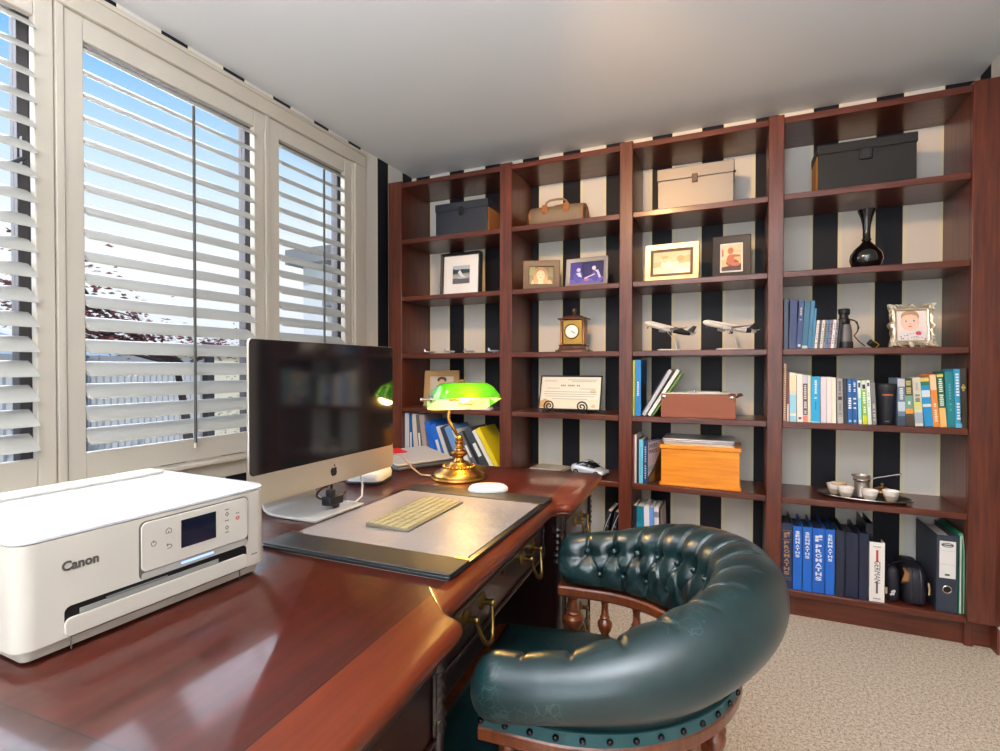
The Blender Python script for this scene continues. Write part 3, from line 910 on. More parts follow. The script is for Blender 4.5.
for y in (-.225, .225):
    mb = MB(); mb.lathe([(.008, 0), (.012, .05), (.008, .12), (.016, .20), (.008, .28), (.012, .35), (.008, .42)], 14, Matrix.Translation((-.23, y, .17)) @ Matrix.Rotation(PI/2, 4, 'Y')); mb.build('stretcher', M_CW, ch)

# ------------------------------------------------------------------ helpers for shelf contents
PW_ = mat((238, 234, 224), .85, name='page_block')
def C(rgb, rough=.45, coat=.15): return mat(rgb, rough, coat=coat)
def book(label, x, z, th, h, depth, rgb, lean=0., y=2.690, group=None, name='book', pm=None, pinset=0., bands=(), title=None, rough=.4, hard=True, cat='book', pages=True, zoff=0., yaw=0.):
    """standing book: local origin at the middle of the spine foot; bands = [(z0, z1, rgb)] fractions of the spine printed on it"""
    a = math.atan2(lean, h)
    m = C(rgb, rough)
    t = .0022 if hard else .0009
    b = MB()
    if pages:
        b.box(-th/2, th/2, 0, t*1.3, 0, h)
        b.box(-th/2, -th/2+t, t*1.3, depth, 0, h); b.box(th/2-t, th/2, t*1.3, depth, 0, h)
    else:
        b.box(-th/2, th/2, 0, depth, 0, h)
    o = b.build(name, m, None, (x, y, z+abs(math.sin(a))*th/2), (0, a, yaw), bevel=.0007 if th > .006 else 0, seg=1)
    tag(o, label, cat, group)
    if pages:
        e = .003 if hard else 0
        box('pages', pm or PW_, -th/2+t, th/2-t, t*1.3, depth-e*1.5, e, h-e-pinset, o)
    for i, (z0, z1, c_) in enumerate(bands):
        fx = .5
        box('spine_print', C(c_), -th*fx+.0004, th*fx-.0004, -.0005, .0002, z0*h, z1*h, o)
    if title:
        for ti in title:
            c_, z0, z1, wf = ti[:4]
            box('spine_title', C(c_), -th*wf/2, th*wf/2, -.0008, -.0004, z0*h, z1*h, o)
    return o
def ticks(n, z0, z1, rgb, wf=.34, gap=.35, seed=1):
    """a worn, unreadable spine title: uneven letter-sized dashes"""
    r = random.Random(seed); out = []; z = z0; st = (z1-z0)/n
    for i in range(n):
        if r.random() > .14: out.append((rgb, z, z+st*(1-gap), wf*r.uniform(.8, 1.1)))
        z += st
    return out
def picture(name, parent, w, h, layers, loc, rot=(0, 0, 0)):
    """printed picture: flat coloured shapes in the XZ plane facing -Y, coordinates 0..1"""
    b = MB(); mats_ = []
    for i, (rgb, pts) in enumerate(layers):
        m = mat(rgb, .3, coat=.35)
        if m not in mats_: mats_.append(m)
        b.mi = mats_.index(m)
        y = -.00012*i
        P = [((max(0, min(1, u))-.5)*w, y, max(0, min(1, v_))*h) for u, v_ in pts]
        b._face([b.bm.verts.new(p) for p in P])
    return b.build(name, mats_, parent, loc, rot, smooth=0, recalc=False)
FULL = [(0, 0), (1, 0), (1, 1), (0, 1)]
def frame(label, x, y, z, w, h, bd, dp, m, layers, matb=None, tilt=.12, yaw=0., mrgb=(238, 236, 230), group='framed pictures in the bookcase', cover=None, bev=.003, stand=True):
    a = -tilt
    t = thing('picture_frame', label, 'picture frame', (x, y, z), (0, 0, yaw), group)
    R = (a, 0, 0); up = dp*math.sin(tilt)
    b = MB()
    b.rings([[(sx*w/2, dp, zo), (sx*w/2, 0, zo), (sx*(w/2-bd), dp*.25, zi_), (sx*(w/2-bd), dp, zi_)] for sx, zo, zi_ in ((-1, 0, bd), (1, 0, bd), (1, h, h-bd), (-1, h, h-bd))], closed=True, cap=False)
    b.build('frame', m, t, (0, 0, up), R, bevel=bev)
    b = MB(); b.box(-w/2+bd*.6, w/2-bd*.6, dp*.75, dp, bd*.6, h-bd*.6); b.build('backing', mat((60, 48, 40), .7), t, (0, 0, up), R)
    iw, ih = w-2*bd, h-2*bd; ox, oz = 0, bd
    if matb:
        mb_ = MB(); mb_.box(-iw/2, iw/2, dp*.55, dp*.72, bd, h-bd); mb_.build('mount_board', mat(mrgb, .7), t, (0, 0, up), R)
        iw -= 2*matb[0]; ih -= 2*matb[1]; oz += matb[1]
    yy = dp*.55-.0012 if matb else dp*.6
    ca, sa = math.cos(a), math.sin(a)
    picture('photograph', t, iw, ih, layers, (ox, yy*ca-oz*sa, yy*sa+oz*ca+up), R)
    if stand and tilt > .05:
        hh = h*.75
        yb_ = math.sin(tilt)*hh+dp; zb_ = math.cos(tilt)*hh
        b = MB(); b.tube([(0, dp+hh*math.sin(tilt)*.98, zb_*.9), (0, min(dp+hh*.36, .2), .004)], .004, 6); b.build('easel_leg', mat((50, 42, 38), .6), t)
    return t
def storage_box(name, label, x0, x1, y, z, h, depth, m, lidh, clasp, side=None, rot=0., mclasp=M_BLACK):
    w = x1-x0
    t = thing(name, label, 'file box', ((x0+x1)/2, y, z), (0, 0, rot), 'lidded file boxes on the top shelves')
    box('body', m, -w/2+.004, w/2-.004, .003, depth-.003, 0, h-lidh, t, bevel=.003)
    b = MB(); b.box(-w/2, w/2, 0, depth, h-lidh-.001, h); b.build('lid', m, t, bevel=.004)
    b = MB(); cw, c0, c1 = clasp
    b.box(-cw/2, cw/2, -.006, .002, c0, c1)
    c_ = b.build('clasp', mclasp, t, bevel=.003)
    if side:
        box('end_panel', mat(side[1], .6), *((w/2-.004, w/2-.001) if side[0] > 0 else (-w/2+.001, -w/2+.004)), .012, depth-.012, .004, h-lidh-.004, t)
    return t
S1, S2, S3, S4, S5, S6 = SH
G4 = 'books on the shelf beside the black tumbler'
G3 = 'blue books and slim volumes beside the binoculars'
G6 = 'study binders on the lowest right shelf'
GL = 'folders leaning on the shelf behind the lamp'
GM = 'books at the left of the third bay'
# ---- bay four, fourth row: left run
def B4(label, x, th, h, lean, rgb, depth=.14, **kw):
    return book(label, x, S4, th, h, depth, rgb, lean, y=2.684, group=G4, **kw)
o = B4('tall spiral-bound brown book against the left upright, beside the maroon book', .2095, .012, .262, 0, (150, 118, 92), pages=False)
b = MB()
for i in range(30): b.cbox((0, -.002, .008+i*.0084), (.010, .004, .0035))
b.build('spiral_binding', mat((214, 192, 160), .5), o)
B4('thin maroon and white book right of the spiral-bound one', .2225, .009, .226, -.002, (118, 34, 44), bands=[(.0, .35, (214, 190, 190))])
B4('cream book fading to sky blue at the foot, left end of its shelf', .2425, .027, .222, -.002, (148, 206, 226), bands=[(.62, .99, (238, 222, 184)), (.54, .62, (208, 216, 206)), (.12, .17, (232, 226, 200))])
B4('plain white book with a small dark crest at its foot', .2700, .023, .215, -.003, (240, 232, 222), title=[((50, 44, 44), .06, .10, .45)])
B4('lilac-topped book with a dark lettered panel and salmon foot', .2915, .019, .210, -.003, (206, 204, 222), bands=[(.0, .13, (232, 134, 116)), (.15, .82, (92, 76, 78))], title=ticks(16, .18, .80, (222, 214, 206), .5, seed=4))
B4('narrow cream book left of the bright cyan one', .3065, .011, .208, -.002, (244, 232, 202))
B4('bright cyan book with white vertical lettering', .3305, .034, .204, -.001, (22, 168, 222), bands=[(.0, .03, (150, 220, 240))], title=ticks(11, .52, .93, (240, 250, 252), .26, seed=2)+[((10, 96, 150), .28, .46, .1)])
B4('pale lilac book right of the bright cyan one', .3610, .022, .202, -.002, (226, 216, 226))
B4('white book second right of the bright cyan one', .3825, .019, .202, -.002, (238, 232, 230))
B4('cream white book third right of the bright cyan one', .4005, .015, .200, -.003, (246, 234, 212))
B4('grey book with a dark diamond halfway up its spine', .4240, .022, .196, -.005, (164, 160, 158), bands=[(.0, .14, (182, 178, 176))], title=[((40, 42, 46), .52, .60, .6)]+ticks(12, .64, .95, (84, 82, 84), .42, seed=6)+ticks(6, .2, .46, (120, 116, 116), .4, seed=8))
B4('black book between the grey one and the blue pair', .4430, .014, .195, -.005, (28, 38, 52))
for i, x in enumerate((.4595, .4775)):
    B4(('left' if i == 0 else 'right')+' book of the royal blue pair with bold white lettering', x, .0172, .193, -.004, (20, 92, 164), title=ticks(6, .72, .94, (226, 240, 250), .4, seed=11+i)+ticks(5, .34, .60, (244, 250, 252), .62, seed=21+i)+[((160, 200, 230), .04, .09, .5)])
B4('thin white book with pale aqua streaks right of the royal blue pair', .4970, .012, .188, -.007, (226, 244, 246), bands=[(.1, .6, (150, 220, 232))], title=[((60, 60, 60), .84, .95, .6)])
B4('lime green book with a black and white top', .5140, .017, .190, -.008, (140, 196, 84), bands=[(.78, .99, (220, 220, 214)), (.0, .2, (206, 220, 30))], title=ticks(9, .26, .74, (240, 248, 230), .5, seed=3)+[((30, 30, 30), .80, .90, .6)])
B4('slim white book between the lime green and the grey one', .5310, .0135, .190, -.009, (228, 240, 236), title=[((60, 66, 66), .86, .94, .6)]+ticks(7, .4, .8, (170, 190, 180), .3, seed=5))
B4('slim grey book beside the black tumbler', .5475, .0155, .182, -.009, (122, 122, 122), title=ticks(10, .1, .5, (210, 210, 206), .4, seed=9))
cu = thing('travel_cup', 'tapered black travel tumbler with an orange mark, between books on the shelf', 'tumbler', (.5935, 2.722, S4))
b = MB(); b.lathe([(.0, 0), (.026, 0), (.028, .004), (.040, .150), (.0, .150)], 32, cap=False); b.build('tumbler_body', mat((28, 32, 40), .42), cu)
b = MB(); b.lathe([(.0, .150), (.042, .150), (.043, .155), (.043, .172), (.040, .175), (.0, .175)], 32, cap=False); b.build('lid', mat((36, 38, 44), .4), cu)
b = MB()
for zz in (.126, .131):
    b.rings([[(r*math.sin(a), -r*math.cos(a), zz+q) for q in (0, .0035)] for r, a in [((.0384), -.5+1.0*i/10) for i in range(11)]], cap=False, cyc=False)
b.build('orange_mark', mat((226, 112, 44), .5), cu)
b = MB(); b.rings([[(.0292*math.sin(a), -.0292*math.cos(a), zz) for zz in (.014, .017)] for a in [-.25+.5*i/6 for i in range(7)]], cap=False, cyc=False); b.build('foot_mark', mat((140, 142, 146), .5), cu)
B4('white-paged book with a slate blue picture spine beside the black tumbler', .6425, .025, .200, -.005, (104, 128, 156), bands=[(.0, .2, (58, 76, 96)), (.3, .5, (190, 206, 222)), (.82, .98, (200, 204, 212))], title=ticks(7, .55, .8, (226, 230, 236), .5, seed=15))
B4('dark green book with yellow lettering and an orange stripe', .6705, .027, .198, -.009, (70, 72, 60), bands=[(.26, .36, (240, 150, 28)), (.36, .64, (110, 158, 140)), (.0, .2, (70, 58, 50))], title=ticks(8, .68, .96, (206, 190, 110), .6, seed=16)+[((214, 226, 216), .45, .52, .3)])
B4('cream book with an olive leaf picture on its spine', .7015, .027, .202, -.013, (214, 212, 196), bands=[(.06, .28, (164, 176, 190)), (.34, .5, (214, 214, 130))], title=ticks(7, .5, .66, (70, 86, 60), .6, seed=17)+ticks(6, .74, .9, (180, 176, 168), .4, seed=18))
B4('bright blue book with white peaks and a green and yellow head', .7335, .029, .202, -.018, (30, 146, 206), bands=[(.84, .92, (40, 120, 86)), (.92, .99, (236, 200, 80)), (.60, .74, (214, 232, 240)), (.40, .46, (220, 236, 244))])
B4('orange book leaning left of the green and tan one', .7590, .021, .216, -.017, (232, 146, 66), bands=[(.70, .98, (246, 206, 168))], title=ticks(10, .1, .5, (250, 226, 196), .4, seed=19))
B4('dark green and tan book with large pale lettering', .7810, .022, .218, -.015, (34, 98, 66), bands=[(.0, .36, (240, 192, 116)), (.94, .99, (216, 206, 100))], title=ticks(14, .4, .92, (226, 238, 226), .55, seed=20))
B4('plain teal hardback, third from the right panel', .8070, .027, .227, -.012, (24, 130, 140), title=ticks(10, .3, .8, (90, 170, 176), .25, seed=22))
B4('tall light blue book with white lettering, second from the right panel', .8305, .0205, .238, -.010, (54, 158, 206), bands=[(.0, .07, (110, 190, 220))], title=ticks(16, .14, .94, (222, 240, 246), .5, seed=23))
B4('dark brown hardback with gold marks against the right panel', .8435+.0015, .0245*.9, .240, -.004, (50, 44, 36), depth=.17, title=[((196, 164, 80), .66, .70, .6), ((196, 164, 80), .71, .73, .3), ((196, 164, 80), .62, .65, .3)])

# ---- bay four, third row
def B3(label, x, th, h, lean, rgb, depth=.15, **kw):
    return book(label, x, S3, th, h, depth, rgb, lean, y=2.69, group=G3, **kw)
B3('dark slate blue book against the left upright above the spiral-bound book', .2130, .018, .228, 0, (44, 62, 88))
B3('thick plain navy book, second from the left upright', .2395, .030, .221, .003, (36, 52, 104))
B3('navy blue book with a pale vertical title', .2645, .020, .217, .009, (42, 66, 122), title=ticks(12, .52, .92, (206, 204, 186), .35, seed=31)+[((214, 220, 226), .04, .09, .5)])
B3('teal blue book with a white edge, leaning a little', .2860, .022, .213, .011, (48, 102, 134), bands=[(.0, .06, (196, 206, 204))])
B3('mid blue book leaning on the slim volumes', .3055, .016, .212, .012, (56, 116, 156))
B3('short thin blue book between the tall ones and the slim volumes', .3185, .008, .178, .010, (70, 136, 176))
cds = [(238, 234, 232), (112, 104, 106), (232, 230, 226), (128, 138, 140), (92, 126, 168), (142, 122, 140), (238, 234, 234), (148, 142, 152)]
nmz = ['white slim case, first of the row right of the blue books', 'grey slim case, second of the row right of the blue books', 'white slim case between the grey and the sage one', 'sage slim case between the white and the blue one', 'blue slim case in the middle of the row', 'mauve slim case right of the blue one', 'white slim case right of the mauve one', 'pale mauve slim case, last before the binoculars']
for i, c_ in enumerate(cds):
    B3(nmz[i], .3285+i*.0105, .0098, .125, .010, c_, depth=.125, pages=False, name='slim_case', cat='case', title=ticks(9, .15, .9, tuple(max(0, q-90) for q in c_), .4, seed=40+i))
B3('black slim case touching the binoculars', .4135, .0075, .122, .010, (24, 24, 28), depth=.125, pages=False, name='slim_case', cat='case')
bn = thing('binoculars', 'black and grey binoculars standing on end beside the slim cases', 'binoculars', (.452, 2.762, S3), (0, 0, 1.38))
for s in (-1, 1):
    b = MB(); b.lathe([(.0, 0), (.027, 0), (.028, .004), (.028, .03), (.0255, .034), (.024, .08), (.020, .105), (.0, .105)], 28, Matrix.Translation((s*.030, 0, 0)), cap=False)
    b.build('barrel', mat((112, 112, 116), .38), bn)
    b = MB(); b.lathe([(.0, .104), (.020, .104), (.023, .112), (.023, .130), (.017, .134), (.016, .150), (.021, .154), (.0225, .172), (.020, .175), (.0, .174)], 28, Matrix.Translation((s*.026, .006, 0)), cap=False)
    b.build('eyepiece', mat((26, 26, 28), .4), bn)
    b = MB(); b.lathe([(.0, -.0), (.0285, 0), (.029, .003), (.029, .028), (.0285, .0285)], 28, Matrix.Translation((s*.030, 0, 0.0005)), cap=False)
    b.build('objective_ring', mat((40, 40, 44), .4), bn)
b = MB(); b.cbox((0, 0, .085), (.03, .022, .05)); b.cyl((0, 0, .10), (0, 0, .135), .010); b.build('hinge_bridge', M_BLACK, bn, bevel=.003)
b = MB(); b.tube([(-.03, -.018, .128), (-.034, -.034, .122), (-.03, -.046, .10), (-.03, -.046, .075), (-.03, -.032, .055), (-.034, -.05, .03), (-.03, -.072, .009)], .007, 8, flat=.3); b.tube([(-.02, -.02, .125), (-.02, -.042, .118), (-.018, -.05, .09), (-.02, -.04, .065)], .006, 8, flat=.3)
b.build('strap', mat((20, 20, 22), .6), bn)
lc = thing('lens_cap', 'small black cap edged in yellow lying beside the binoculars', 'lens cap', (.548, 2.742, S3+.0185), (.35, .62, .3))
b = MB(); b.cbox((0, 0, 0), (.032, .03, .026)); b.build('cap', M_BLACK, lc, bevel=.004)
b = MB(); b.tube([(-.016, -.0152, .0125), (.0, -.0152, .0135), (.016, -.0152, .0125), (.0165, -.0152, -.012)], .0016, 6); b.build('yellow_edge', mat((206, 172, 34), .4), lc)
# ornate silver frame
of = thing('picture_frame', 'ornate silver frame with a baby portrait on the right-hand shelf', 'picture frame', (.6955, 2.762, S3), (0, 0, .02), 'framed pictures in the bookcase')
M_ORN = mat((214, 202, 180), .28, .9, bump=.25, bscale=120, name='ornate_silver')
w, h = .156, .182; tl_ = -.14; Rr = (tl_, 0, 0)
b = MB()
def wavy(inset):
    P = []
    n = 120
    for i in range(n):
        a = 2*PI*i/n
        cx, cy = math.cos(a), math.sin(a)
        kk = 1/max(abs(cx), abs(cy))
        x, y = cx*kk*w/2, cy*kk*h/2
        wob = .0045*math.cos(8*a)+.003*math.cos(16*a+.5)
        L = math.hypot(x, y); q = (L+wob-inset)/L
        P.append((x*q, y*q))
    return P
def ring2(pts, y): return [(x, y, z+h/2+.004) for x, z in pts]
inn = []
for i in range(120):
    a = 2*PI*i/120; cx, cy = math.cos(a), math.sin(a)
    kk = 1/max(abs(cx)/.051, abs(cy)/.064); inn.append((cx*kk, cy*kk))
mid = [(p[0]*.5+q[0]*.5, p[1]*.5+q[1]*.5) for p, q in zip(wavy(.004), inn)]
b.rings([ring2(wavy(0), .016), ring2(wavy(0), .008), ring2(wavy(.003), .001), ring2(wavy(.010), .004), ring2(mid, -.001), ring2([(x*1.10, z*1.08) for x, z in inn], .000), ring2(inn, .004), ring2(inn, .012)], cap=False)
b.build('frame', M_ORN, of, (0, 0, .003), Rr, smooth=60)
for sx in (-1, 1):
    for sz in (-1, 1):
        b = MB()
        for q, (ux, uz, r) in enumerate(((.0, 0, .010), (-.016, .002, .008), (.002, -.018, .008), (-.03, .003, .006), (.003, -.034, .006), (-.010, -.010, .007), (.008, .006, .006))):
            c0 = Vector((sx*(w/2-.008+ux), 0, h/2+.004+sz*(h/2-.008+uz)))
            pts = [c0+Vector((r*math.cos(t)*(1-.6*t/7), -.001, r*math.sin(t)*(1-.6*t/7))) for t in [i*.5 for i in range(14)]]
            b.tube(pts, [.0028-.0001*i for i in range(14)], 6)
        b.build('scrollwork', M_ORN, of, (0, 0, .003), Rr, smooth=60)
b = MB()
for i in range(60):
    a = 2*PI*i/60; cx, cy = math.cos(a), math.sin(a); kk = 1/max(abs(cx)/.0535, abs(cy)/.0665)
    b.ball((cx*kk, -.001, cy*kk+h/2+.004), .0018, n=6, m=4)
b.build('beaded_edge', M_ORN, of, (0, 0, .003), Rr)
sk = (246, 206, 184)
picture('photograph', of, .104, .130, [((246, 240, 240), FULL), ((250, 236, 234), [(0, 0), (1, 0), (1, .5), (0, .4)]), ((238, 232, 234), ell(.5, .1, .55, .32)), ((186, 140, 100), ell(.45, .80, .31, .225)), (sk, ell(.44, .63, .315, .30)), ((192, 146, 106), [(.16, .80), (.3, .87), (.5, .885), (.66, .84), (.72, .78), (.7, .95), (.2, .95)]), ((250, 214, 196), ell(.46, .60, .27, .24)), ((244, 240, 240), ell(.31, .655, .055, .028)), ((244, 240, 240), ell(.58, .665, .055, .028)), ((70, 84, 104), ell(.31, .655, .032, .03)), ((70, 84, 104), ell(.58, .665, .032, .03)), ((206, 166, 140), [(.23, .71), (.31, .73), (.39, .715), (.31, .722)]), ((206, 166, 140), [(.5, .725), (.58, .74), (.66, .72), (.58, .732)]), ((220, 160, 140), ell(.45, .56, .03, .02)), ((206, 112, 108), ell(.45, .475, .065, .025)), ((206, 60, 90), ell(.72, .245, .10, .065))]+[((60, 56, 70), ell(random.uniform(.08, .95), random.uniform(.03, .26), .02, .012, 8)) for _ in range(26)], (0, .0075, .031), Rr)
b = MB(); b.box(-.058, .058, .012, .016, .02, h-.012); b.build('backing', mat((50, 44, 40), .7), of, (0, 0, .003), Rr)
for sx in (-.03, .03):
    b = MB(); b.ball((sx, .002, .005), .005, n=10, m=8); b.build('foot', M_ORN, of)

# ---- bay four, second row: black vase; first row black box
vs = thing('vase', 'glossy black bottle vase with a flared lip on the right-hand shelf', 'vase', (.534, 2.80, S2))
b = MB(); b.lathe([(.0, 0), (.036, 0), (.040, .004), (.056, .022), (.064, .048), (.061, .072), (.046, .096), (.028, .114), (.0175, .126), (.0155, .134), (.0175, .137), (.0175, .141), (.0150, .145), (.0145, .175), (.017, .205), (.023, .235), (.031, .258), (.035, .270), (.032, .270), (.021, .236), (.013, .20), (.011, .15), (.0, .149)], 40, cap=False)
bo = b.build('vase_body', mat((14, 14, 16), .14, coat=.8), vs)
b = MB(); b.lathe([(.0172, .1335), (.0195, .1365), (.0172, .1395)], 32, cap=False); b.build('neck_ring', mat((60, 60, 64), .2, .6), vs)
M_BOXB = mat((20, 21, 23), .55, bump=.3, bscale=700, name='black_box_board')
bx = storage_box('file_box', 'large black lidded file box on the top shelf beside the right panel', .334, .703, 2.745, S1, .220, .19, M_BOXB, .042, (.046, .130, .182), (-1, (178, 122, 40)))
b = MB(); b.box(-.012, .012, -.0085, -.006, .142, .170); b.build('clasp_opening', mat((38, 38, 42), .4), bx)

# ---- bay four, fifth row: coffee set on a silver tray
M_TRAY = mat((132, 122, 116), .28, .85, name='tarnished_silver')
M_TRIM2 = mat((196, 190, 184), .22, 1.)
ty = thing('tray', 'oval silver tray on the shelf above the study binders', 'tray', (.530, 2.785, S5), (0, 0, -.16))
b = MB(); b.rings([[(x*q, y*q, z) for x, y in ell(0, 0, .176, .098, 56)] for q, z in ((.80, 0), (.84, .001), (.90, .006), (1.0, .012), (1.0, .0145), (.89, .009), (.83, .004), (.78, .003))])
b.build('tray_dish', M_TRAY, ty, smooth=60)
b = MB(); b.tube([(x, y, .0135) for x, y in ell(0, 0, .1755, .0975, 56)], .0022, 8, closed=True); b.build('rope_edge', M_TRIM2, ty)
M_CUP = mat((244, 240, 234), .2, coat=.5, name='white_porcelain'); M_HOLD = mat((206, 194, 176), .35, .35, bump=.4, bscale=260, name='chased_metal')
cups = [((.424, 2.815), 'coffee cup in a chased holder at the left end of the tray'), ((.458, 2.752), 'coffee cup in a chased holder left of the pot foot, near the tray front'), ((.541, 2.728), 'coffee cup in a chased holder right in front of the pot'), ((.622, 2.752), 'coffee cup in a chased holder in front of the lidded sugar bowl'), ((.445, 2.848), 'gold-rimmed coffee cup behind the leftmost cup on the tray')]
for i, ((x, y), lb) in enumerate(cups):
    t = thing('coffee_cup', lb, 'cup', (x, y, S5+.0048), group='little coffee cups on the silver tray')
    b = MB(); b.lathe([(.0, 0), (.016, 0), (.0175, .003), (.024, .014), (.0275, .026), (.0, .022)], 28, cap=False); b.build('holder', M_HOLD, t)
    b = MB(); b.lathe([(.0, .008), (.0262, .022), (.0295, .034), (.0325, .047), (.0312, .0475), (.0275, .034), (.021, .018), (.0, .014)], 28, cap=False)
    b.build('bowl', mat((226, 196, 150), .25, coat=.4) if i == 4 else M_CUP, t)
pt = thing('coffee_pot', 'engraved silver long-handled coffee pot standing on the tray', 'coffee pot', (.526, 2.806, S5+.0042))
b = MB(); b.lathe([(.0, 0), (.034, 0), (.037, .004), (.036, .014), (.031, .034), (.028, .055), (.0285, .070), (.031, .084), (.034, .094), (.0355, .097), (.033, .097), (.0295, .084), (.026, .06), (.0, .055)], 32, cap=False); b.build('pot_body', mat((186, 178, 168), .3, .85, bump=.35, bscale=150), pt)
b = MB(); b.lathe([(.0295, .0695), (.0325, .073), (.0335, .078), (.0325, .080)], 32, cap=False); b.build('collar', M_TRIM2, pt)
b = MB(); b.tube([(.030, .006, .078), (.06, .010, .088), (.105, .014, .099), (.150, .018, .110)], [.0035, .0032, .0035, .005], 8); b.build('handle', M_TRIM2, pt)
b = MB(); b.tube([(-.028, -.016, .096), (-.036, -.02, .098), (-.041, -.023, .101)], [.006, .005, .003], 8); b.build('spout_lip', M_TRIM2, pt)
sg = thing('sugar_bowl', 'low dark sugar bowl with a brass domed lid at the back of the tray', 'sugar bowl', (.607, 2.826, S5+.0045))
b = MB(); b.lathe([(.0, 0), (.024, 0), (.030, .006), (.036, .018), (.037, .026), (.0, .026)], 28, cap=False); b.build('bowl', mat((74, 62, 52), .35, .6), sg)
b = MB(); b.lathe([(.038, .026), (.037, .030), (.030, .038), (.016, .045), (.006, .047), (.004, .052), (.007, .057), (.006, .062), (.0, .064)], 28, cap=False); b.build('lid', mat((150, 112, 58), .3, .9), sg)
b = MB(); b.lathe([(.0, 0), (.012, 0), (.014, .004), (.014, .030), (.0, .030)], 20, cap=False)
tag(b.build('pepper_pot', mat((48, 44, 44), .4, .5), None, (.487, 2.838, S5+.0045)), 'small dark pot half hidden left of the coffee pot', 'pot')

# ---- bay four, sixth row: binders
M_GOLD = mat((170, 134, 92), .5); M_WT = mat((226, 232, 240), .5)
def binder(label, x, th, h, rgb, depth=.24, y=2.688, **kw):
    return book(label, x, S6, th, h, depth, rgb, 0, y=y, group=G6, name='binder', cat='binder', pm=mat((70, 68, 70), .8), pinset=.022, pages=True, hard=True, rough=.35, **kw)  # dark page colour paints in the shade of the gap between the boards
def stacked(o, body, m, ztop, pitch, w):
    """upright capitals stacked down the spine, each letter fitted to the same box"""
    vs, fs = [], []
    for i, chx in enumerate(body):
        t = text(chx, .02, m, 'spine_lettering', o, (0, 0, 0), bold=.0007)
        me = t.data
        xs = [v.co.x for v in me.vertices]; ys = [v.co.y for v in me.vertices]
        x0, x1, y0_, y1_ = min(xs), max(xs), min(ys), max(ys)
        ww = w*(.25 if chx == 'I' else 1); hh = pitch*.80; b0 = len(vs)
        for v in me.vertices:
            vs.append(((v.co.x-(x0+x1)/2)/(x1-x0)*ww, -.0006-v.co.z*.5, ztop-pitch*i-hh+(v.co.y-y0_)/(y1_-y0_)*hh))
        fs += [[b0+q for q in p.vertices] for p in me.polygons]
        bpy.data.objects.remove(t); bpy.data.meshes.remove(me)
    me = bpy.data.meshes.new('spine_lettering'); me.from_pydata(vs, [], fs); me.materials.append(m)
    t = bpy.data.objects.new('spine_lettering', me); COL.objects.link(t); t.parent = o
def blocks(o, m, z, s):
    b = MB()
    for dx, dz in ((-.5, 0), (.5, .28), (-.5, -1), (.5, -.72)):
        if (dx, dz) == (.5, -.72):
            b.box(dx*s-s*.45, dx*s+s*.45, -.0011, -.0004, z+dz*s-s*.1, z+dz*s+s*.18)
        else:
            b.box(dx*s-s*.45, dx*s+s*.45, -.0011, -.0004, z+dz*s-s*.42, z+dz*s+s*.42)
    b.build('spine_emblem', m, o)
o = binder('dark navy binder with gold stacked lettering against the left upright', .2225, .043, .296, (22, 40, 78))
stacked(o, 'PROMATHS', M_GOLD, .216, .0197, .022); blocks(o, M_GOLD, .248, .0125)
for z in (.048, .222, .262, .039): box('gold_rule', M_GOLD, -.021, .021, -.0008, -.0002, z, z+.0012, o)
for i, (x, zt) in enumerate(((.2650, .193), (.3035, .193), (.3905, .193))):
    o = binder(['narrow bright blue binder next to the dark navy one', 'narrow bright blue binder left of the broad blue one', 'narrow bright blue binder right of the broad blue one'][i], x, .0355, .288, (16, 98, 196))
    stacked(o, 'SENMATHS', M_WT, .266, .0152, .0165)
o = binder('broad bright blue binder with a white emblem and stacked lettering', .3470, .047, .288, (14, 92, 190))
stacked(o, 'PROMATHS', M_WT, .216, .0205, .024); blocks(o, M_WT, .249, .0145)
binder('plain dark navy binder right of the blue ones', .4280, .034, .289, (20, 32, 54))
binder('broad plain navy binder, second right of the blue ones', .4715, .047, .284, (18, 30, 58))
binder('narrow plain navy binder, third right of the blue ones', .5145, .032, .288, (22, 32, 60))
o = binder('tall black folder standing behind the white binder', .5480, .026, .318, (18, 22, 34), depth=.20, y=2.757)
o = binder('white binder with red and grey spine bars and upright lettering', .5620, .0545, .255, (236, 234, 230), depth=.06)
text('GERMAN', .030, mat((96, 92, 92), .6), 'spine_lettering', o, (.0, -.0006, .128), (PI/2, PI/2, 0), sx=.8, shear=0)
box('red_bar', C((196, 66, 78)), -.004, .004, -.0008, -.0003, .170, .222, o)
box('dark_bar', C((104, 76, 84)), -.0035, .0035, -.0008, -.0003, .036, .086, o)
box('small_print', C((168, 166, 164)), -.014, .014, -.0008, -.0003, .234, .238, o); box('small_print', C((150, 150, 148)), -.013, .013, -.0008, -.0003, .012, .016, o)
# soft bag
M_BAG = mat((20, 22, 34), .5, bump=.35, bscale=220, name='navy_bag_cloth')
bg = thing('camera_bag', 'dark navy soft bag with zips and tan tabs beside the white binder', 'bag', (.672, 2.742, S6))
def pod(cx, cy, w_, d_, h_, r):
    b = MB(); rr = []
    for z, q in ((0, .86), (.01, .96), (.03, 1), (h_*.5, 1.02), (h_*.78, .98), (h_*.92, .86), (h_*.98, .68), (h_, .4)):
        rr.append([(cx+x*q, cy+y*q, z) for x, y in rrect(-w_/2, w_/2, -d_/2, d_/2, r, 5)])
    b.rings(rr); return b
pod(-.045, .02, .048, .10, .150, .02).build('side_pouch', M_BAG, bg, smooth=60)
pod(.028, .055, .078, .20, .165, .025).build('main_pouch', M_BAG, bg, smooth=60)
b = MB(); b.tube([(.010, -.046, .02), (.012, -.048, .09), (.014, -.043, .135), (.018, -.02, .155)], .003, 6); b.tube([(.045, -.046, .02), (.045, -.048, .09), (.044, -.043, .135), (.042, -.02, .155)], .003, 6); b.build('zip', mat((52, 56, 72), .4, .4), bg)
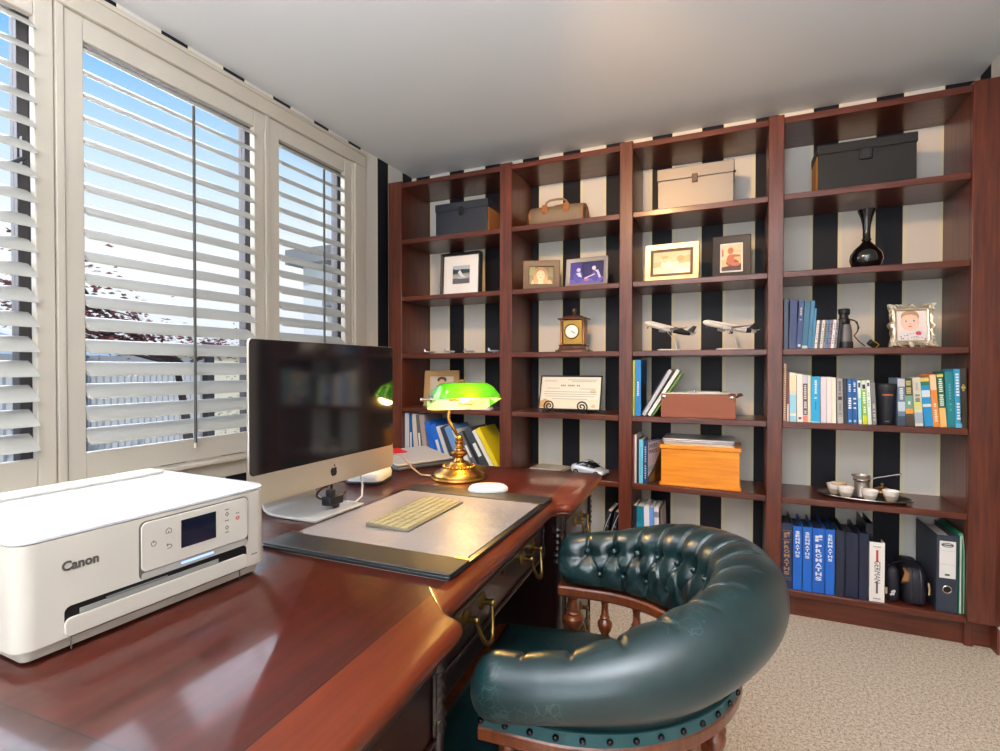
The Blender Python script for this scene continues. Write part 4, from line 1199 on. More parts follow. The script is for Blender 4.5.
b = MB(); b.tube([(-.015, -.03, .09), (-.008, -.046, .105), (.0, -.04, .135), (-.008, -.02, .15)], [.008, .016, .013, .006], 8, flat=.3); b.build('tan_flap', mat((150, 104, 56), .6), bg)
b = MB(); b.tube([(.071, -.05, .06), (.071, -.052, .085), (.069, -.046, .108)], .0055, 8, flat=.35); b.build('tan_tab', mat((204, 176, 132), .6), bg)
b = MB(); b.tube([(-.072, -.032, .035), (-.0725, -.034, .05), (-.072, -.032, .062)], .0075, 8, flat=.4); b.build('tan_tab', mat((204, 176, 132), .6), bg)
b = MB()
for p in (((-.056, -.034, .03), (-.048, -.036, .055)), ((-.048, -.035, .032), (-.042, -.035, .055)), ((-.060, -.034, .035), (-.044, -.036, .038)), ((-.056, -.034, .046), (-.040, -.036, .05))): b.tube(p, .0022, 6)
b.build('white_logo', M_WT, bg)
b = MB(); b.tube([(-.06, .0, .14), (-.05, -.02, .165), (-.01, -.01, .178), (.04, .02, .172), (.062, .05, .15)], .006, 8, flat=.4); b.build('carry_strap', M_BAG, bg)
# lever arch file
la = thing('lever_arch_file', 'dark grey-blue lever arch file with a white label and finger ring', 'file', (.8000, 2.690, S6), group=G6)
m = mat((46, 54, 68), .5)
b = MB(); b.box(-.035, .035, 0, .003, 0, .315); b.box(-.035, -.032, .003, .27, 0, .315); b.box(.032, .035, .003, .27, 0, .315); b.build('cover', m, la, bevel=.001)
box('pages', PW_, -.026, .026, .02, .24, .006, .297, la)
box('label', mat((230, 230, 228), .6), -.026, .027, -.0009, -.0002, .140, .292, la)
b = MB(); b.tube([(x, -.0012, z) for x, z in ell(0, .276, .019, .0075, 20)], .0016, 6, closed=True); b.box(-.017, .017, -.0014, -.001, .2735, .2785); b.build('label_badge', mat((84, 88, 94), .5), la)
box('label_rule', mat((176, 176, 176), .6), -.024, .025, -.0013, -.0009, .252, .2528, la); box('label_rule', mat((176, 176, 176), .6), -.024, .025, -.0013, -.0009, .196, .1968, la)
box('label_print', mat((90, 90, 92), .6), -.008, .008, -.0013, -.0009, .150, .158, la)
b = MB(); b.tube([(x, -.001, z) for x, z in ell(0, .094, .0145, .0145, 28)], .0025, 8, closed=True); b.build('finger_ring', M_SILVER, la)
b = MB(); b.cyl((0, -.0008, .094), (0, .0, .094), .013, n=24); b.build('finger_hole', M_BLACK, la)
b = MB()
for z in (.21, .085): b.cyl((-.0355, .04, z), (-.035, .04, z), .003)
b.build('rivet', M_SILVER, la)
gf = thing('folder', 'bright green folder squeezed between the lever arch file and the right panel', 'folder', (.8470, 2.692, S6))
b = MB(); b.box(-.009, -.006, 0, .25, 0, .322); b.box(.001, .004, .002, .25, 0, .330); b.tube([(-.0075, .0015, z*.322/10) for z in range(11)], .0018, 6); b.build('cover', mat((16, 128, 92), .45), gf)
b = MB(); b.tube([(-.009, .004, .322), (-.004, .0, .328), (.002, .0, .318), (.0065, .0, .26), (.0075, .0, .12), (.0075, .0, .004)], .0018, 6); b.build('edge_strip', mat((140, 190, 160), .45), gf)
box('pages', PW_, -.005, .0005, .006, .24, 0, .316, gf)

# ---- bay three
M_TIN = mat((150, 141, 131), .42, .25, name='pewter_board')
bx = storage_box('file_box', 'pewter grey lidded file box on the top shelf of the third bay', -.3635, -.004, 2.755, S1, .222, .17, M_TIN, .060, (.026, .135, .178), None, mclasp=mat((92, 70, 52), .45))
b = MB(); b.tube([(-.179, -.001, .162), (.179, -.001, .162)], .0014, 6); b.build('lid_cord', mat((92, 84, 80), .5), bx)
b = MB(); b.ball((.180, .0, .162), .006, n=10, m=8); b.build('cord_knob', M_BLACK, bx)
frame('wide silver frame with a crawling baby photograph, above the airliner models', -.2925, 2.745, S2, .262, .196, .030, .018, mat((196, 178, 140), .36, .8, name='pale_gold_silver'), [
    ((206, 178, 138), FULL), ((220, 196, 158), [(0, .55), (1, .6), (1, 1), (0, 1)]), ((238, 222, 190), [(0, 0), (1, 0), (1, .45), (0, .28)]), ((196, 160, 112), [(.7, .45), (1, .5), (1, .8), (.72, .72)]),
    ((176, 136, 92), ell(.74, .66, .10, .14)), ((240, 232, 222), ell(.38, .42, .17, .16)), ((232, 222, 214), ell(.56, .46, .14, .08)), ((236, 200, 164), ell(.32, .64, .105, .15)), ((206, 168, 120), ell(.31, .76, .10, .07)), ((240, 206, 176), ell(.18, .30, .07, .04)), ((120, 90, 70), ell(.28, .64, .015, .018, 8)), ((120, 90, 70), ell(.36, .645, .015, .018, 8)), ((200, 120, 100), ell(.32, .555, .02, .012, 8))], matb=(.012, .012), mrgb=(120, 102, 84), tilt=.13, yaw=-.03)
frame('black frame with white mount and a sitting baby photograph in the third bay', -.0165, 2.80, S2, .176, .222, .036, .020, mat((36, 28, 26), .4, coat=.3), [
    ((238, 196, 140), FULL), ((246, 222, 180), [(0, .42), (1, .52), (1, 1), (0, 1)]), ((214, 120, 80), [(0, .56), (.1, .56), (.08, .8), (0, .86)]), ((92, 58, 62), [(0, 0), (1, 0), (1, .26), (0, .14)]),
    ((150, 86, 70), ell(.55, .30, .32, .13)), ((206, 118, 84), ell(.46, .42, .20, .20)), ((214, 130, 92), ell(.46, .76, .155, .13)), ((198, 112, 80), [(.5, .5), (.95, .52), (.97, .58), (.55, .62)]), ((214, 124, 90), ell(.72, .24, .24, .07)), ((90, 50, 40), ell(.42, .78, .02, .015, 8)), ((90, 50, 40), ell(.52, .78, .02, .015, 8)), ((232, 200, 160), [(.6, .72), (1, .7), (1, .74), (.6, .76)])], matb=(.008, .008), tilt=.16)
def airliner(label, x, y, yaw, pitch, group, livery):
    t = thing('model_airliner', label, 'model plane', (x, y, S3), (0, 0, yaw), group)
    M_PL = mat((236, 230, 222), .3, coat=.4)
    b = MB(); b.prism([(-.055, -.032), (.050, -.024), (.050, .024), (-.055, .032)], 0, .009); base = b.build('stand_base', mat((238, 230, 220), .35, coat=.3), t, bevel=.003)
    b = MB(); pts = []
    for i in range(12):
        q = i/11; pts.append((.035-.0*q-.045*q*q, 0, .008+.088*q))
    b.tube(pts, [.0022+.0012*abs(i/11-.5) for i in range(12)], 8, flat=.6); b.build('stand_arm', mat((226, 222, 216), .3, coat=.4), t)
    pl = MB()
    M = Matrix.Translation((0, 0, .113)) @ Matrix.Rotation(pitch, 4, 'Y') @ Matrix.Rotation(-PI/2, 4, 'Y')   # lathe axis along -x
    pl.lathe([(.0, .128), (.005, .126), (.010, .120), (.014, .110), (.0158, .098), (.0158, -.05), (.014, -.075), (.0095, -.10), (.0045, -.122), (.0, -.128)], 20, M, cap=False)
    body = pl.build('fuselage', M_PL, t, smooth=60)
    Mb = Matrix.Translation((0, 0, .113)) @ Matrix.Rotation(pitch, 4, 'Y')
    for s in (-1, 1):
        w_ = MB(); sec = []
        for q, (xl, ch_, yy, zz, th) in enumerate(((-.042, .060, .008, -.006, .006), (.0, .030, .055, -.001, .0035), (.045, .012, .122, .008, .0015), (.054, .006, .128, .016, .001))):
            sec.append([Mb @ Vector((xl+ch_*u, s*yy, zz+th*v_)) for u, v_ in ((0, 0), (.3, .5), (1, 0), (.3, -.4))])
        w_.rings(sec); w_.build('wing', mat((196, 192, 190), .35, coat=.3), t)
        e = MB(); Me = Mb @ Matrix.Translation((-.022, s*.042, -.016)) @ Matrix.Rotation(-PI/2, 4, 'Y')
        e.lathe([(.0, .018), (.0072, .019), (.0088, .014), (.0085, .0), (.005, -.016), (.0, -.018)], 16, Me, cap=False); e.cbox(Mb @ Vector((-.012, s*.042, -.008)), (.02, .002, .009)); e.build('engine', mat((190, 188, 190), .3, coat=.3), t)
        h_ = MB(); h_.rings([[Mb @ Vector((xl+ch_*u, s*yy, .004+zz+th*v_)) for u, v_ in ((0, 0), (.3, .5), (1, 0), (.3, -.5))] for xl, ch_, yy, zz, th in ((.094, .026, .004, 0, .003), (.118, .010, .045, .003, .001))]); h_.build('tailplane', mat((196, 192, 190), .35), t)
        u_ = MB(); u_.cyl(Mb @ Vector((.012, s*.012, -.012)), Mb @ Vector((.012, s*.012, -.026)), .0015); u_.cyl(Mb @ Vector((.012, s*.009, -.027)), Mb @ Vector((.012, s*.016, -.027)), .0055); u_.build('main_wheel', M_BLACK, t)
    n_ = MB(); n_.cyl(Mb @ Vector((-.105, 0, -.008)), Mb @ Vector((-.105, 0, -.022)), .0012); n_.cyl(Mb @ Vector((-.105, -.003, -.023)), Mb @ Vector((-.105, .003, -.023)), .004); n_.build('nose_wheel', M_BLACK, t)
    f_ = MB(); f_.rings([[Mb @ Vector((xl+ch_*u, th*v_, zz)) for u, v_ in ((0, 0), (.3, .5), (1, 0), (.3, -.5))] for xl, ch_, zz, th in ((.084, .036, .010, .004), (.110, .017, .044, .0015))]); f_.build('tail_fin', mat((26, 26, 30), .3, coat=.4), t)
    l_ = MB(); l_.lathe([(.0160, -.02), (.0160, -.05), (.0142, -.075), (.0098, -.10), (.0048, -.118)] if livery else [(.0142, -.076), (.0098, -.10)], 20, M, cap=False); l_.build('dark_livery', mat((36, 34, 38), .35, coat=.3), t)
    g_ = MB()
    for s in (-1, 1):
        for i in range(20): g_.cbox(Mb @ Vector((-.095+i*.0095, s*.0157, .003)), (.0028, .0006, .003))
    g_.cbox(Mb @ Vector((-.119, 0, .0052)), (.004, .010, .003))
    g_.build('cabin_windows', mat((70, 74, 84), .3), t)
    return t
airliner('model airliner with a black rear fuselage on a white stand, the left one', -.302, 2.775, .30, .26, 'model airliners in the third bay', True)
airliner('model airliner with a white body and black fin, the right one', -.022, 2.775, .30, .20, 'model airliners in the third bay', False)
# fourth row
book('thin lime yellow book against the third-bay upright', -.4630, S4, .0105, .281, .19, (184, 196, 40), group=GM, pages=False)
o = book('broad bright blue book beside the lime yellow one', -.4425, S4, .0285, .283, .19, (24, 128, 200), group=GM, title=ticks(8, .36, .62, (220, 238, 248), .3, seed=51))
picture('cover_print', o, .17, .25, [((24, 92, 160), FULL), ((14, 34, 66), [(0, .1), (.9, .2), (1, .5), (.3, .62), (0, .5)]), ((10, 22, 44), ell(.5, .3, .3, .2)), ((90, 140, 190), [(.25, .72), (.7, .72), (.7, .74), (.25, .74)])], (.0146, .1, .015), (0, 0, PI/2))
book('silver grey folder leaning steeply left of the brown leather tray box', -.4165, S4, .0165, .262, .20, (196, 196, 204), lean=.150, y=2.70, group=GM, name='leaning_folder', cat='folder', pages=True)
book('white and green folder leaning steeply against the brown leather box', -.3905, S4, .0165, .268, .20, (226, 232, 226), lean=.165, y=2.70, group=GM, name='leaning_folder', cat='folder', pages=True)
book('dark thin folder leaning steeply under the silver grey one', -.4325, S4, .0045, .262, .19, (60, 64, 78), lean=.150, y=2.705, group=GM, name='leaning_folder', cat='folder', pages=False)
book('leaf green thin folder on the steeply leaning pile', -.3735, S4, .0045, .250, .16, (132, 190, 78), lean=.158, y=2.712, group=GM, name='leaning_folder', cat='folder', pages=False)
M_TAN = mat((148, 84, 60), .55, bump=.35, bscale=500, name='brown_leather')
lb = thing('leather_box', 'open brown leather tray box with studs and papers in the third bay', 'box', (-.1615, 2.692, S4))
b = MB(); b.prism([(-.168, 0), (.168, 0), (.170, .112), (-.170, .116)], -.004, 0, Matrix(((1, 0, 0, 0), (0, 0, 1, 0), (0, 1, 0, 0), (0, 0, 0, 1)))); b.build('front', M_TAN, lb, bevel=.002)
b = MB(); b.box(-.169, -.164, 0, .2, 0, .112); b.box(.164, .169, 0, .2, 0, .112); b.box(-.164, .164, .196, .2, 0, .112); b.box(-.164, .164, 0, .196, 0, .004); b.build('shell', M_TAN, lb, bevel=.001)
for s in (-1, 1):
    b = MB(); b.lathe([(.0, 0), (.0105, 0), (.0105, .002), (.006, .005), (.0, .006)], 20, Matrix.Translation((s*.154, -.004, .099)) @ Matrix.Rotation(PI/2, 4, 'X'), cap=False); b.build('stud', M_SILVER, lb)
b = MB(); b.tube([(.168, .02, .10), (.185, .03, .112), (.190, .06, .108), (.186, .10, .116)], .012, 8, flat=.25); b.build('strap', mat((112, 56, 34), .5), lb)
for i, (w_, z_, yw, c_) in enumerate(((.30, .118, .02, (238, 236, 230)), (.27, .1215, -.06, (226, 224, 220)), (.15, .125, .04, (244, 242, 238)))):
    b = MB(); b.box(-w_/2, w_/2, .01, .18, -.0016, .0016)
    tag(b.build('paper_sheaf', mat(c_, .7), None, (-.175+i*.02, 2.692, S4+z_-.002), (.0, 0, yw), bevel=.0005), ['sheaf of white papers on the brown leather box, lowest of three', 'sheaf of grey-white papers on the brown leather box, middle of three', 'small white sheaf of papers topmost on the brown leather box'][i], 'paper', 'papers on the leather box')
b = MB(); b.lathe([(.0, 0), (.006, 0), (.004, .004), (.005, .012), (.0, .014)], 14, cap=False)
tag(b.build('drawing_pin', M_SILVER, None, (-.175, 2.70, S4+.1246)), 'tiny silver knob on top of the papers in the third bay', 'knob')
# fifth row
def B5(label, x, th, h, rgb, **kw):
    return book(label, x, S5, th, h, .16, rgb, y=2.692, group=GM, **kw)
B5('thin dark red book at the left end above the teal spines', -.4640, .008, .243, (120, 50, 56))
B5('thin white book right of the dark red one', -.4535, .0105, .244, (222, 216, 212))
B5('thin navy book left of the aqua one', -.4425, .0095, .222, (24, 36, 66))
B5('aqua blue book with a pale spine in the third bay', -.4265, .0205, .219, (110, 200, 226), title=ticks(14, .2, .85, (60, 140, 176), .2, seed=61))
o = B5('navy spine walking guide whose cover shows a rocky hill', -.4045, .0195, .214, (40, 66, 118), yaw=-.33, title=ticks(14, .12, .9, (170, 196, 220), .4, seed=62))
picture('cover_print', o, .15, .205, [((206, 204, 216), FULL), ((150, 186, 206), [(0, .26), (.5, .30), (.5, .42), (0, .38)]), ((92, 60, 44), [(0, 0), (1, 0), (1, .8), (.75, .62), (.4, .34), (0, .14)]), ((140, 118, 60), [(.05, .0), (.5, 0), (.45, .25), (.1, .12)]), ((40, 26, 24), [(.5, .1), (.9, .2), (.9, .55), (.6, .4)]), ((206, 150, 110), [(.62, .7), (1, .74), (1, .9), (.8, .86)])], (.0099, .083, .005), (0, 0, PI/2))
text('SHORT\nWALKS', .030, mat((50, 44, 66), .6), 'cover_title', o, (.0102, .06, .172), (PI/2, 0, PI/2), lines=.9, sx=.95)
ob = thing('wooden_chest', 'honey orange pine chest in the third bay with a laptop on its lid', 'chest', (-.1515, 2.692, S5))
M_PINE = wood('honey_pine', (214, 122, 16), (244, 158, 34), (1.2, 14, 18), .4, .35)
box('chest_body', M_PINE, -.178, .178, .006, .236, .014, .183, ob, bevel=.002)
box('chest_lid', M_PINE, -.186, .186, 0, .242, .183, .203, ob, bevel=.003)
box('base_moulding', M_PINE, -.186, .186, 0, .242, 0, .016, ob, bevel=.004)
b = MB(); b.prism(rrect(-.16, .165, .012, .225, .01), 0, .006); b.mi = 1; b.prism(rrect(-.158, .16, .014, .222, .01), .006, .012)
tag(b.build('document_wallet', [mat((222, 206, 170), .6), mat((240, 232, 212), .6)], None, (-.16, 2.698, S5+.203), (0, 0, -.01)), 'cream document wallet beneath the laptop on the orange chest', 'document wallet')
lt = thing('laptop', 'closed silver laptop on top of the cream wallet and orange chest', 'laptop', (-.16, 2.70, S5+.2153), (0, 0, .015))
b = MB(); b.prism(rrect(-.166, .166, .0, .225, .012), 0, .010); b.build('base_half', mat((186, 186, 192), .35, .7), lt, bevel=.002)
b = MB(); b.prism(rrect(-.166, .166, .0, .225, .012), .011, .0185); b.build('lid', mat((206, 208, 214), .35, .7), lt, bevel=.002)
# sixth row
for i, (lb_, x, th, h, c_) in enumerate((('teal book on the lowest shelf of the third bay, showing above the chair', -.4235, .037, .300, (12, 120, 150)), ('white book on the lowest shelf right of the teal one', -.3915, .025, .303, (226, 222, 232)), ('periwinkle blue book on the lowest shelf of the third bay', -.3675, .0215, .300, (96, 148, 214)), ('grey and white book on the lowest shelf right of the periwinkle one', -.3430, .0225, .302, (214, 212, 220)), ('dark book against the upright on the lowest shelf of the third bay', -.4560, .020, .302, (26, 30, 44)))):
    o = book(lb_, x, S6, th, h, .17, c_, lean=-.008 if i < 4 else 0, y=2.694, group='books on the lowest shelf of the third bay', bands=[(.84, .93, (120, 124, 140))] if i == 3 else ())
book('brown folder leaning at the right of the lowest third-bay books', -.3225, S6, .006, .30, .18, (120, 100, 92), lean=-.008, y=2.70, group='books on the lowest shelf of the third bay', pages=False, name='leaning_folder', cat='folder')

# ---- bay two
M_HIDE = mat((132, 114, 92), .55, bump=.3, bscale=300, name='taupe_canvas'); M_TANL = mat((160, 98, 44), .45, name='tan_leather')
hb = thing('holdall', 'taupe barrel holdall with tan leather handles on the second-bay top shelf', 'bag', (-.912, 2.85, S1), (0, 0, .03))
b = MB(); rr = []
for x, q in ((-.155, .90), (-.150, .97), (-.10, 1), (0, 1.02), (.10, 1), (.150, .97), (.155, .90)):
    rr.append([(x, y*q, .066+(z-.066)*q) for y, z in [(.075*math.copysign(abs(math.cos(a))**.7, math.cos(a)), .066+.066*math.copysign(abs(math.sin(a))**.75, math.sin(a))-(.004 if abs(x) < .01 and math.sin(a) > .5 else 0)) for a in [2*PI*i/36 for i in range(36)]]])
b.rings(rr); b.build('bag_body', M_HIDE, hb, smooth=50)
for s in (-1, 1):
    b = MB(); b.tube([(s*.154, .072*math.cos(a), .066+.062*math.sin(a)) for a in [2*PI*i/28 for i in range(28)]], .0045, 8, closed=True); b.build('end_piping', M_TANL, hb)
    b = MB(); b.tube([(s*.157, -.03, .09), (s*.168, -.05, .10), (s*.176, -.045, .07), (s*.174, -.05, .03), (s*.168, -.04, .01)], .0048, 8, flat=.5); b.build('end_strap', mat((92, 60, 34), .5), hb)
    b = MB(); b.prism([(s*.062-.018, .09), (s*.062+.018, .09), (s*.062+.014, .128), (s*.062-.014, .128)], -.0775, -.066, Mxz.inverted() if False else Matrix(((1, 0, 0, 0), (0, 0, 1, 0), (0, 1, 0, 0), (0, 0, 0, 1)))); b.ball((s*.062, -.071, .088), .017, (1, .5, .8), n=14, m=8); b.build('handle_tab', M_TANL, hb, bevel=.002)
for y_ in (-.062, .05):
    b = MB(); b.tube([(-.064, y_, .118), (-.058, y_+.006, .142), (-.04, y_+.012, .156), (0, y_+.014, .160), (.04, y_+.012, .156), (.058, y_+.006, .142), (.064, y_, .118)], .0062, 10); b.build('carry_handle', M_TANL if y_ > 0 else mat((150, 120, 92), .5), hb)
b = MB(); b.tube([(-.15, 0, .1335), (-.05, 0, .1345), (.05, 0, .1345), (.15, 0, .1335)], .004, 8, flat=.5); b.build('zip', mat((112, 74, 40), .5), hb)
frame('dark brown frame with a portrait of a long-haired woman', -.985, 2.762, S2, .208, .172, .036, .016, mat((62, 50, 46), .38, .2), [
    ((40, 52, 40), FULL), ((96, 126, 70), [(0, .5), (.22, .55), (.25, 1), (0, 1)]), ((60, 84, 60), [(.75, .3), (1, .35), (1, .9), (.8, .9)]), ((28, 34, 34), [(.7, .0), (1, 0), (1, .4), (.78, .45)]), ((206, 150, 104), [(.08, 0), (.4, .0), (.35, .3), (.12, .22)]), ((200, 140, 100), [(.62, 0), (.95, 0), (.9, .2), (.66, .26)]),
    ((132, 94, 62), ell(.46, .56, .30, .42)), ((146, 106, 72), [(.18, 0), (.74, 0), (.76, .5), (.18, .5)]), ((222, 170, 140), [(.36, .0), (.58, 0), (.56, .35), (.38, .35)]), ((230, 182, 152), ell(.47, .50, .175, .29)), ((120, 82, 54), [(.28, .62), (.40, .80), (.56, .82), (.66, .6), (.66, .9), (.3, .92)]), ((70, 60, 60), ell(.40, .56, .028, .018, 8)), ((70, 60, 60), ell(.55, .56, .028, .018, 8)), ((206, 150, 124), ell(.475, .46, .02, .025, 8)), ((196, 104, 100), ell(.475, .37, .06, .02, 10))], tilt=.14, yaw=.33)
frame('pewter frame with a purple stage photograph of two performers', -.7350, 2.770, S2, .236, .166, .024, .016, mat((166, 156, 148), .3, .85, bump=.2, bscale=120), [
    ((76, 66, 150), FULL), ((44, 38, 92), [(.3, .2), (1, .3), (1, 1), (.35, 1)]), ((110, 100, 190), [(0, .0), (.9, .0), (1, .25), (0, .22)]), ((54, 46, 110), [(.4, .3), (.62, .3), (.6, .9), (.42, .9)]),
    ((92, 84, 176), ell(.24, .34, .14, .28)), ((210, 206, 236), ell(.25, .66, .06, .09)), ((226, 222, 240), [(.18, .5), (.3, .54), (.36, .3), (.26, .34)]), ((84, 76, 160), ell(.76, .34, .12, .26)), ((226, 214, 232), ell(.71, .70, .06, .10)), ((216, 210, 236), [(.72, .6), (.84, .6), (.93, .25), (.86, .22), (.8, .5)]), ((220, 206, 230), [(.45, .2), (.7, .36), (.76, .40), (.74, .44), (.42, .26)]), ((190, 120, 160), ell(.5, .16, .08, .06))], tilt=.12, yaw=-.06)
# carriage clock
ck = thing('mantel_clock', 'small wooden mantel clock with brass front and white dial in the second bay', 'clock', (-.807, 2.80, S3), (0, 0, .02))
M_WAL = wood('walnut', (52, 24, 14), (88, 46, 24), (20, 20, 3), .3, .4)
box('plinth', M_WAL, -.094, .094, -.052, .05, .0, .012, ck, bevel=.004)
box('foot_board', mat((150, 96, 62), .4), -.058, .058, -.054, -.05, .001, .008, ck)
b = MB(); b.rings([[(x*w_, y*d_, z) for x, y in ((-1, -1), (1, -1), (1, 1), (-1, 1))] for w_, d_, z in ((.082, .046, .012), (.074, .042, .022), (.072, .042, .034), (.078, .044, .040))]); b.build('base_moulding', M_WAL, ck, smooth=0)
box('case', M_WAL, -.066, .066, -.030, .038, .040, .178, ck, bevel=.002)
box('brass_front', mat((168, 132, 62), .34, .9, bump=.2, bscale=90), -.052, .052, -.0335, -.030, .044, .174, ck, bevel=.001)
for s in (-1, 1):
    b = MB(); b.lathe([(.009, .040), (.009, .046), (.0062, .05), (.0062, .168), (.009, .172), (.009, .178)], 16, Matrix.Translation((s*.062, -.034, 0))); b.build('corner_column', mat((176, 112, 66), .3, .8), ck)
box('cornice', M_WAL, -.082, .082, -.048, .046, .178, .187, ck, bevel=.003)
b = MB(); b.rings([[(x*w_, y*d_, z) for x, y in ((-1, -1), (1, -1), (1, 1), (-1, 1))] for w_, d_, z in ((.06, .036, .187), (.054, .032, .196), (.030, .02, .203), (.02, .014, .204))]); b.build('roof', M_WAL, ck, smooth=0)
b = MB(); b.lathe([(.012, .203), (.008, .207), (.005, .212), (.010, .219), (.013, .228), (.010, .238), (.0, .242)], 18, cap=False); b.build('finial', mat((92, 70, 56), .35, .6), ck)
Mf = Matrix.Translation((-.004, -.0335, .113)) @ Matrix.Rotation(PI/2, 4, 'X')
b = MB(); b.lathe([(.042, 0), (.042, .004), (.038, .007), (.0355, .004)], 40, Mf, cap=False); b.build('bezel', M_BRASS, ck)
b = MB(); b.lathe([(.0, .003), (.0365, .003), (.0365, .0034), (.0, .0034)], 40, Mf, cap=False); dl = b.build('dial', mat((244, 242, 238), .3, coat=.3), ck)
b = MB()
for i in range(12):
    a = 2*PI*i/12; r0, r1 = (.029, .033)
    b.tube([(-.004+r0*math.sin(a), -.0372, .113+r0*math.cos(a)), (-.004+r1*math.sin(a), -.0372, .113+r1*math.cos(a))], .0006, 4)
b.build('hour_marks', M_BLACK, dl)
for a, L, r in ((2.0, .018, .0012), (2.15, .026, .0008)):
    b = MB(); b.tube([(-.004-.004*math.sin(a), -.0378, .113-.004*math.cos(a)), (-.004+L*math.sin(a), -.0378, .113+L*math.cos(a))], r, 6); b.build('clock_hand', M_BLACK, dl)
# certificate on scroll stand
ce = frame('black framed certificate propped on an iron scroll stand in the second bay', -.8260, 2.752, S4+.010, .352, .196, .007, .012, M_BLACK, [
    ((236, 226, 200), FULL), ((240, 234, 214), [(.02, .3), (.98, .3), (.98, .97), (.02, .97)]), ((210, 166, 110), [(.0, .04), (.16, .0), (.17, .22), (.08, .30), (.0, .22)]), ((226, 190, 140), ell(.9, .1, .035, .05)), ((226, 200, 150), ell(.88, .55, .05, .06))]
    + [((150, 144, 132), [(a, z), (c_, z), (c_, z+.012), (a, z+.012)]) for a, c_, z in ((.45, .95, .90), (.52, .92, .855), (.05, .26, .86), (.10, .32, .63), (.66, .92, .62), (.06, .94, .52), (.05, .95, .45), (.08, .92, .38), (.2, .8, .30))]
    + [((96, 90, 84), [(.34+i*.03, .70), (.357+i*.03, .70), (.357+i*.03, .745), (.34+i*.03, .745)]) for i in (0, 1, 2, 4, 5, 6, 7, 9, 10)], tilt=.30, stand=False, bev=.001)
es = thing('scroll_stand', 'black iron easel stand with two spiral feet holding the certificate', 'stand', (-.8260, 2.70, S4))
M_IRON = mat((22, 22, 24), .45, .5)
for s in (-1, 1):
    b = MB(); pts = []
    for i in range(46):
        t = i/45; r = .004+.029*t; a = t*PI*4.0+(-PI/2)
        pts.append((s*(r*math.cos(a)*-1)+s*.090, -.002, .036+r*math.sin(a)))
    # last point continues down to the shelf and back under the frame
    e_ = pts[-1]
    pts += [(s*.128, -.001, .02), (s*.128, .004, .004), (s*.126, .03, .0038), (s*.12, .09, .004), (s*.10, .15, .10)]
    b.tube(pts, .0036, 8); b.build('scroll_foot', M_IRON, es)
b = MB(); b.tube([(-.126, .05, .005), (.126, .05, .005)], .003, 8); b.tube([(-.10, .15, .10), (.10, .15, .10)], .003, 8); b.build('cross_bar', M_IRON, es)
# fifth row: papers and silver toy car
b = MB(); b.box(-.10, .10, -.07, .09, 0, .010); b.mi = 1; b.box(-.098, .098, -.068, .088, .010, .016); b.mi = 2; b.box(-.085, .096, -.066, .085, .016, .024)
tag(b.build('magazine_pile', [mat((96, 92, 84), .6), mat((206, 200, 186), .5), mat((176, 168, 152), .4)], None, (-.952, 2.80, S5), (0, 0, -.10), bevel=.001), 'low pile of pale magazines on the shelf behind the desk end', 'magazines')
car = thing('model_car', 'silver model sports car on the shelf just behind the desk corner', 'model car', (-.712, 2.785, S5), (0, 0, -.30)); car.scale = (1.1, 1.1, 1.1)
M_CAR = mat((206, 212, 220), .25, .25, coat=.6, name='silver_car_paint')
# body sections along local x (nose at +x)
sec = [(-.092, .030, .022, .040), (-.086, .036, .016, .049), (-.070, .041, .013, .054), (-.045, .042, .012, .053), (-.015, .0415, .012, .051), (.02, .042, .012, .048), (.05, .042, .012, .044), (.075, .039, .013, .036), (.09, .032, .015, .029), (.095, .024, .018, .025)]
b = MB(); b.rings([[(x, y*hw, z0+(z1-z0)*v_) for y, v_ in ((-1, .12), (-1.0, .55), (-.93, .82), (-.7, 1.0), (.7, 1.0), (.93, .82), (1.0, .55), (1, .12), (.9, 0), (-.9, 0))] for x, hw, z0, z1 in sec]); b.build('body', M_CAR, car, smooth=50)
b = MB(); b.rings([[(x, y*hw, z0+(z1-z0)*v_) for y, v_ in ((-1, 0), (-.95, .35), (-.8, .85), (-.55, 1), (.55, 1), (.8, .85), (.95, .35), (1, 0))] for x, hw, z0, z1 in ((-.062, .034, .049, .054), (-.04, .036, .049, .068), (-.018, .036, .048, .0725), (.005, .0355, .047, .0715), (.03, .035, .044, .058), (.046, .033, .042, .046))]); gh = b.build('glasshouse', mat((22, 28, 36), .1, coat=.8), car, smooth=50)
b = MB(); b.rings([[(x, y*hw, z) for y, z in ((-1, z1-.003), (-.9, z1), (.9, z1), (1, z1-.003))] for x, hw, z1 in ((-.045, .027, .0675), (-.018, .0285, .0738), (.004, .027, .0728))], cap=False, cyc=False); b.build('roof_panel', M_CAR, gh)
for s in (-1, 1):
    for x in (-.055, .058):
        b = MB(); b.cyl((x, s*.032, .0155), (x, s*.0435, .0155), .0155, n=24); b.mi = 1; b.cyl((x, s*.0436, .0155), (x, s*.0442, .0155), .010, n=12); b.build('wheel', [M_BLACK, M_SILVER], car)
    b = MB(); b.ball((.083, s*.026, .030), .006, (1.4, .8, .6), n=10, m=6); b.build('headlamp', mat((226, 232, 240), .1, coat=.8), car)
    b = MB(); b.ball((.022, s*.045, .054), .005, (1, .8, .6), n=10, m=6); b.build('wing_mirror', M_CAR, car)
b = MB(); b.cbox((.0935, 0, .020), (.004, .03, .006)); b.build('grille', M_BLACK, car)
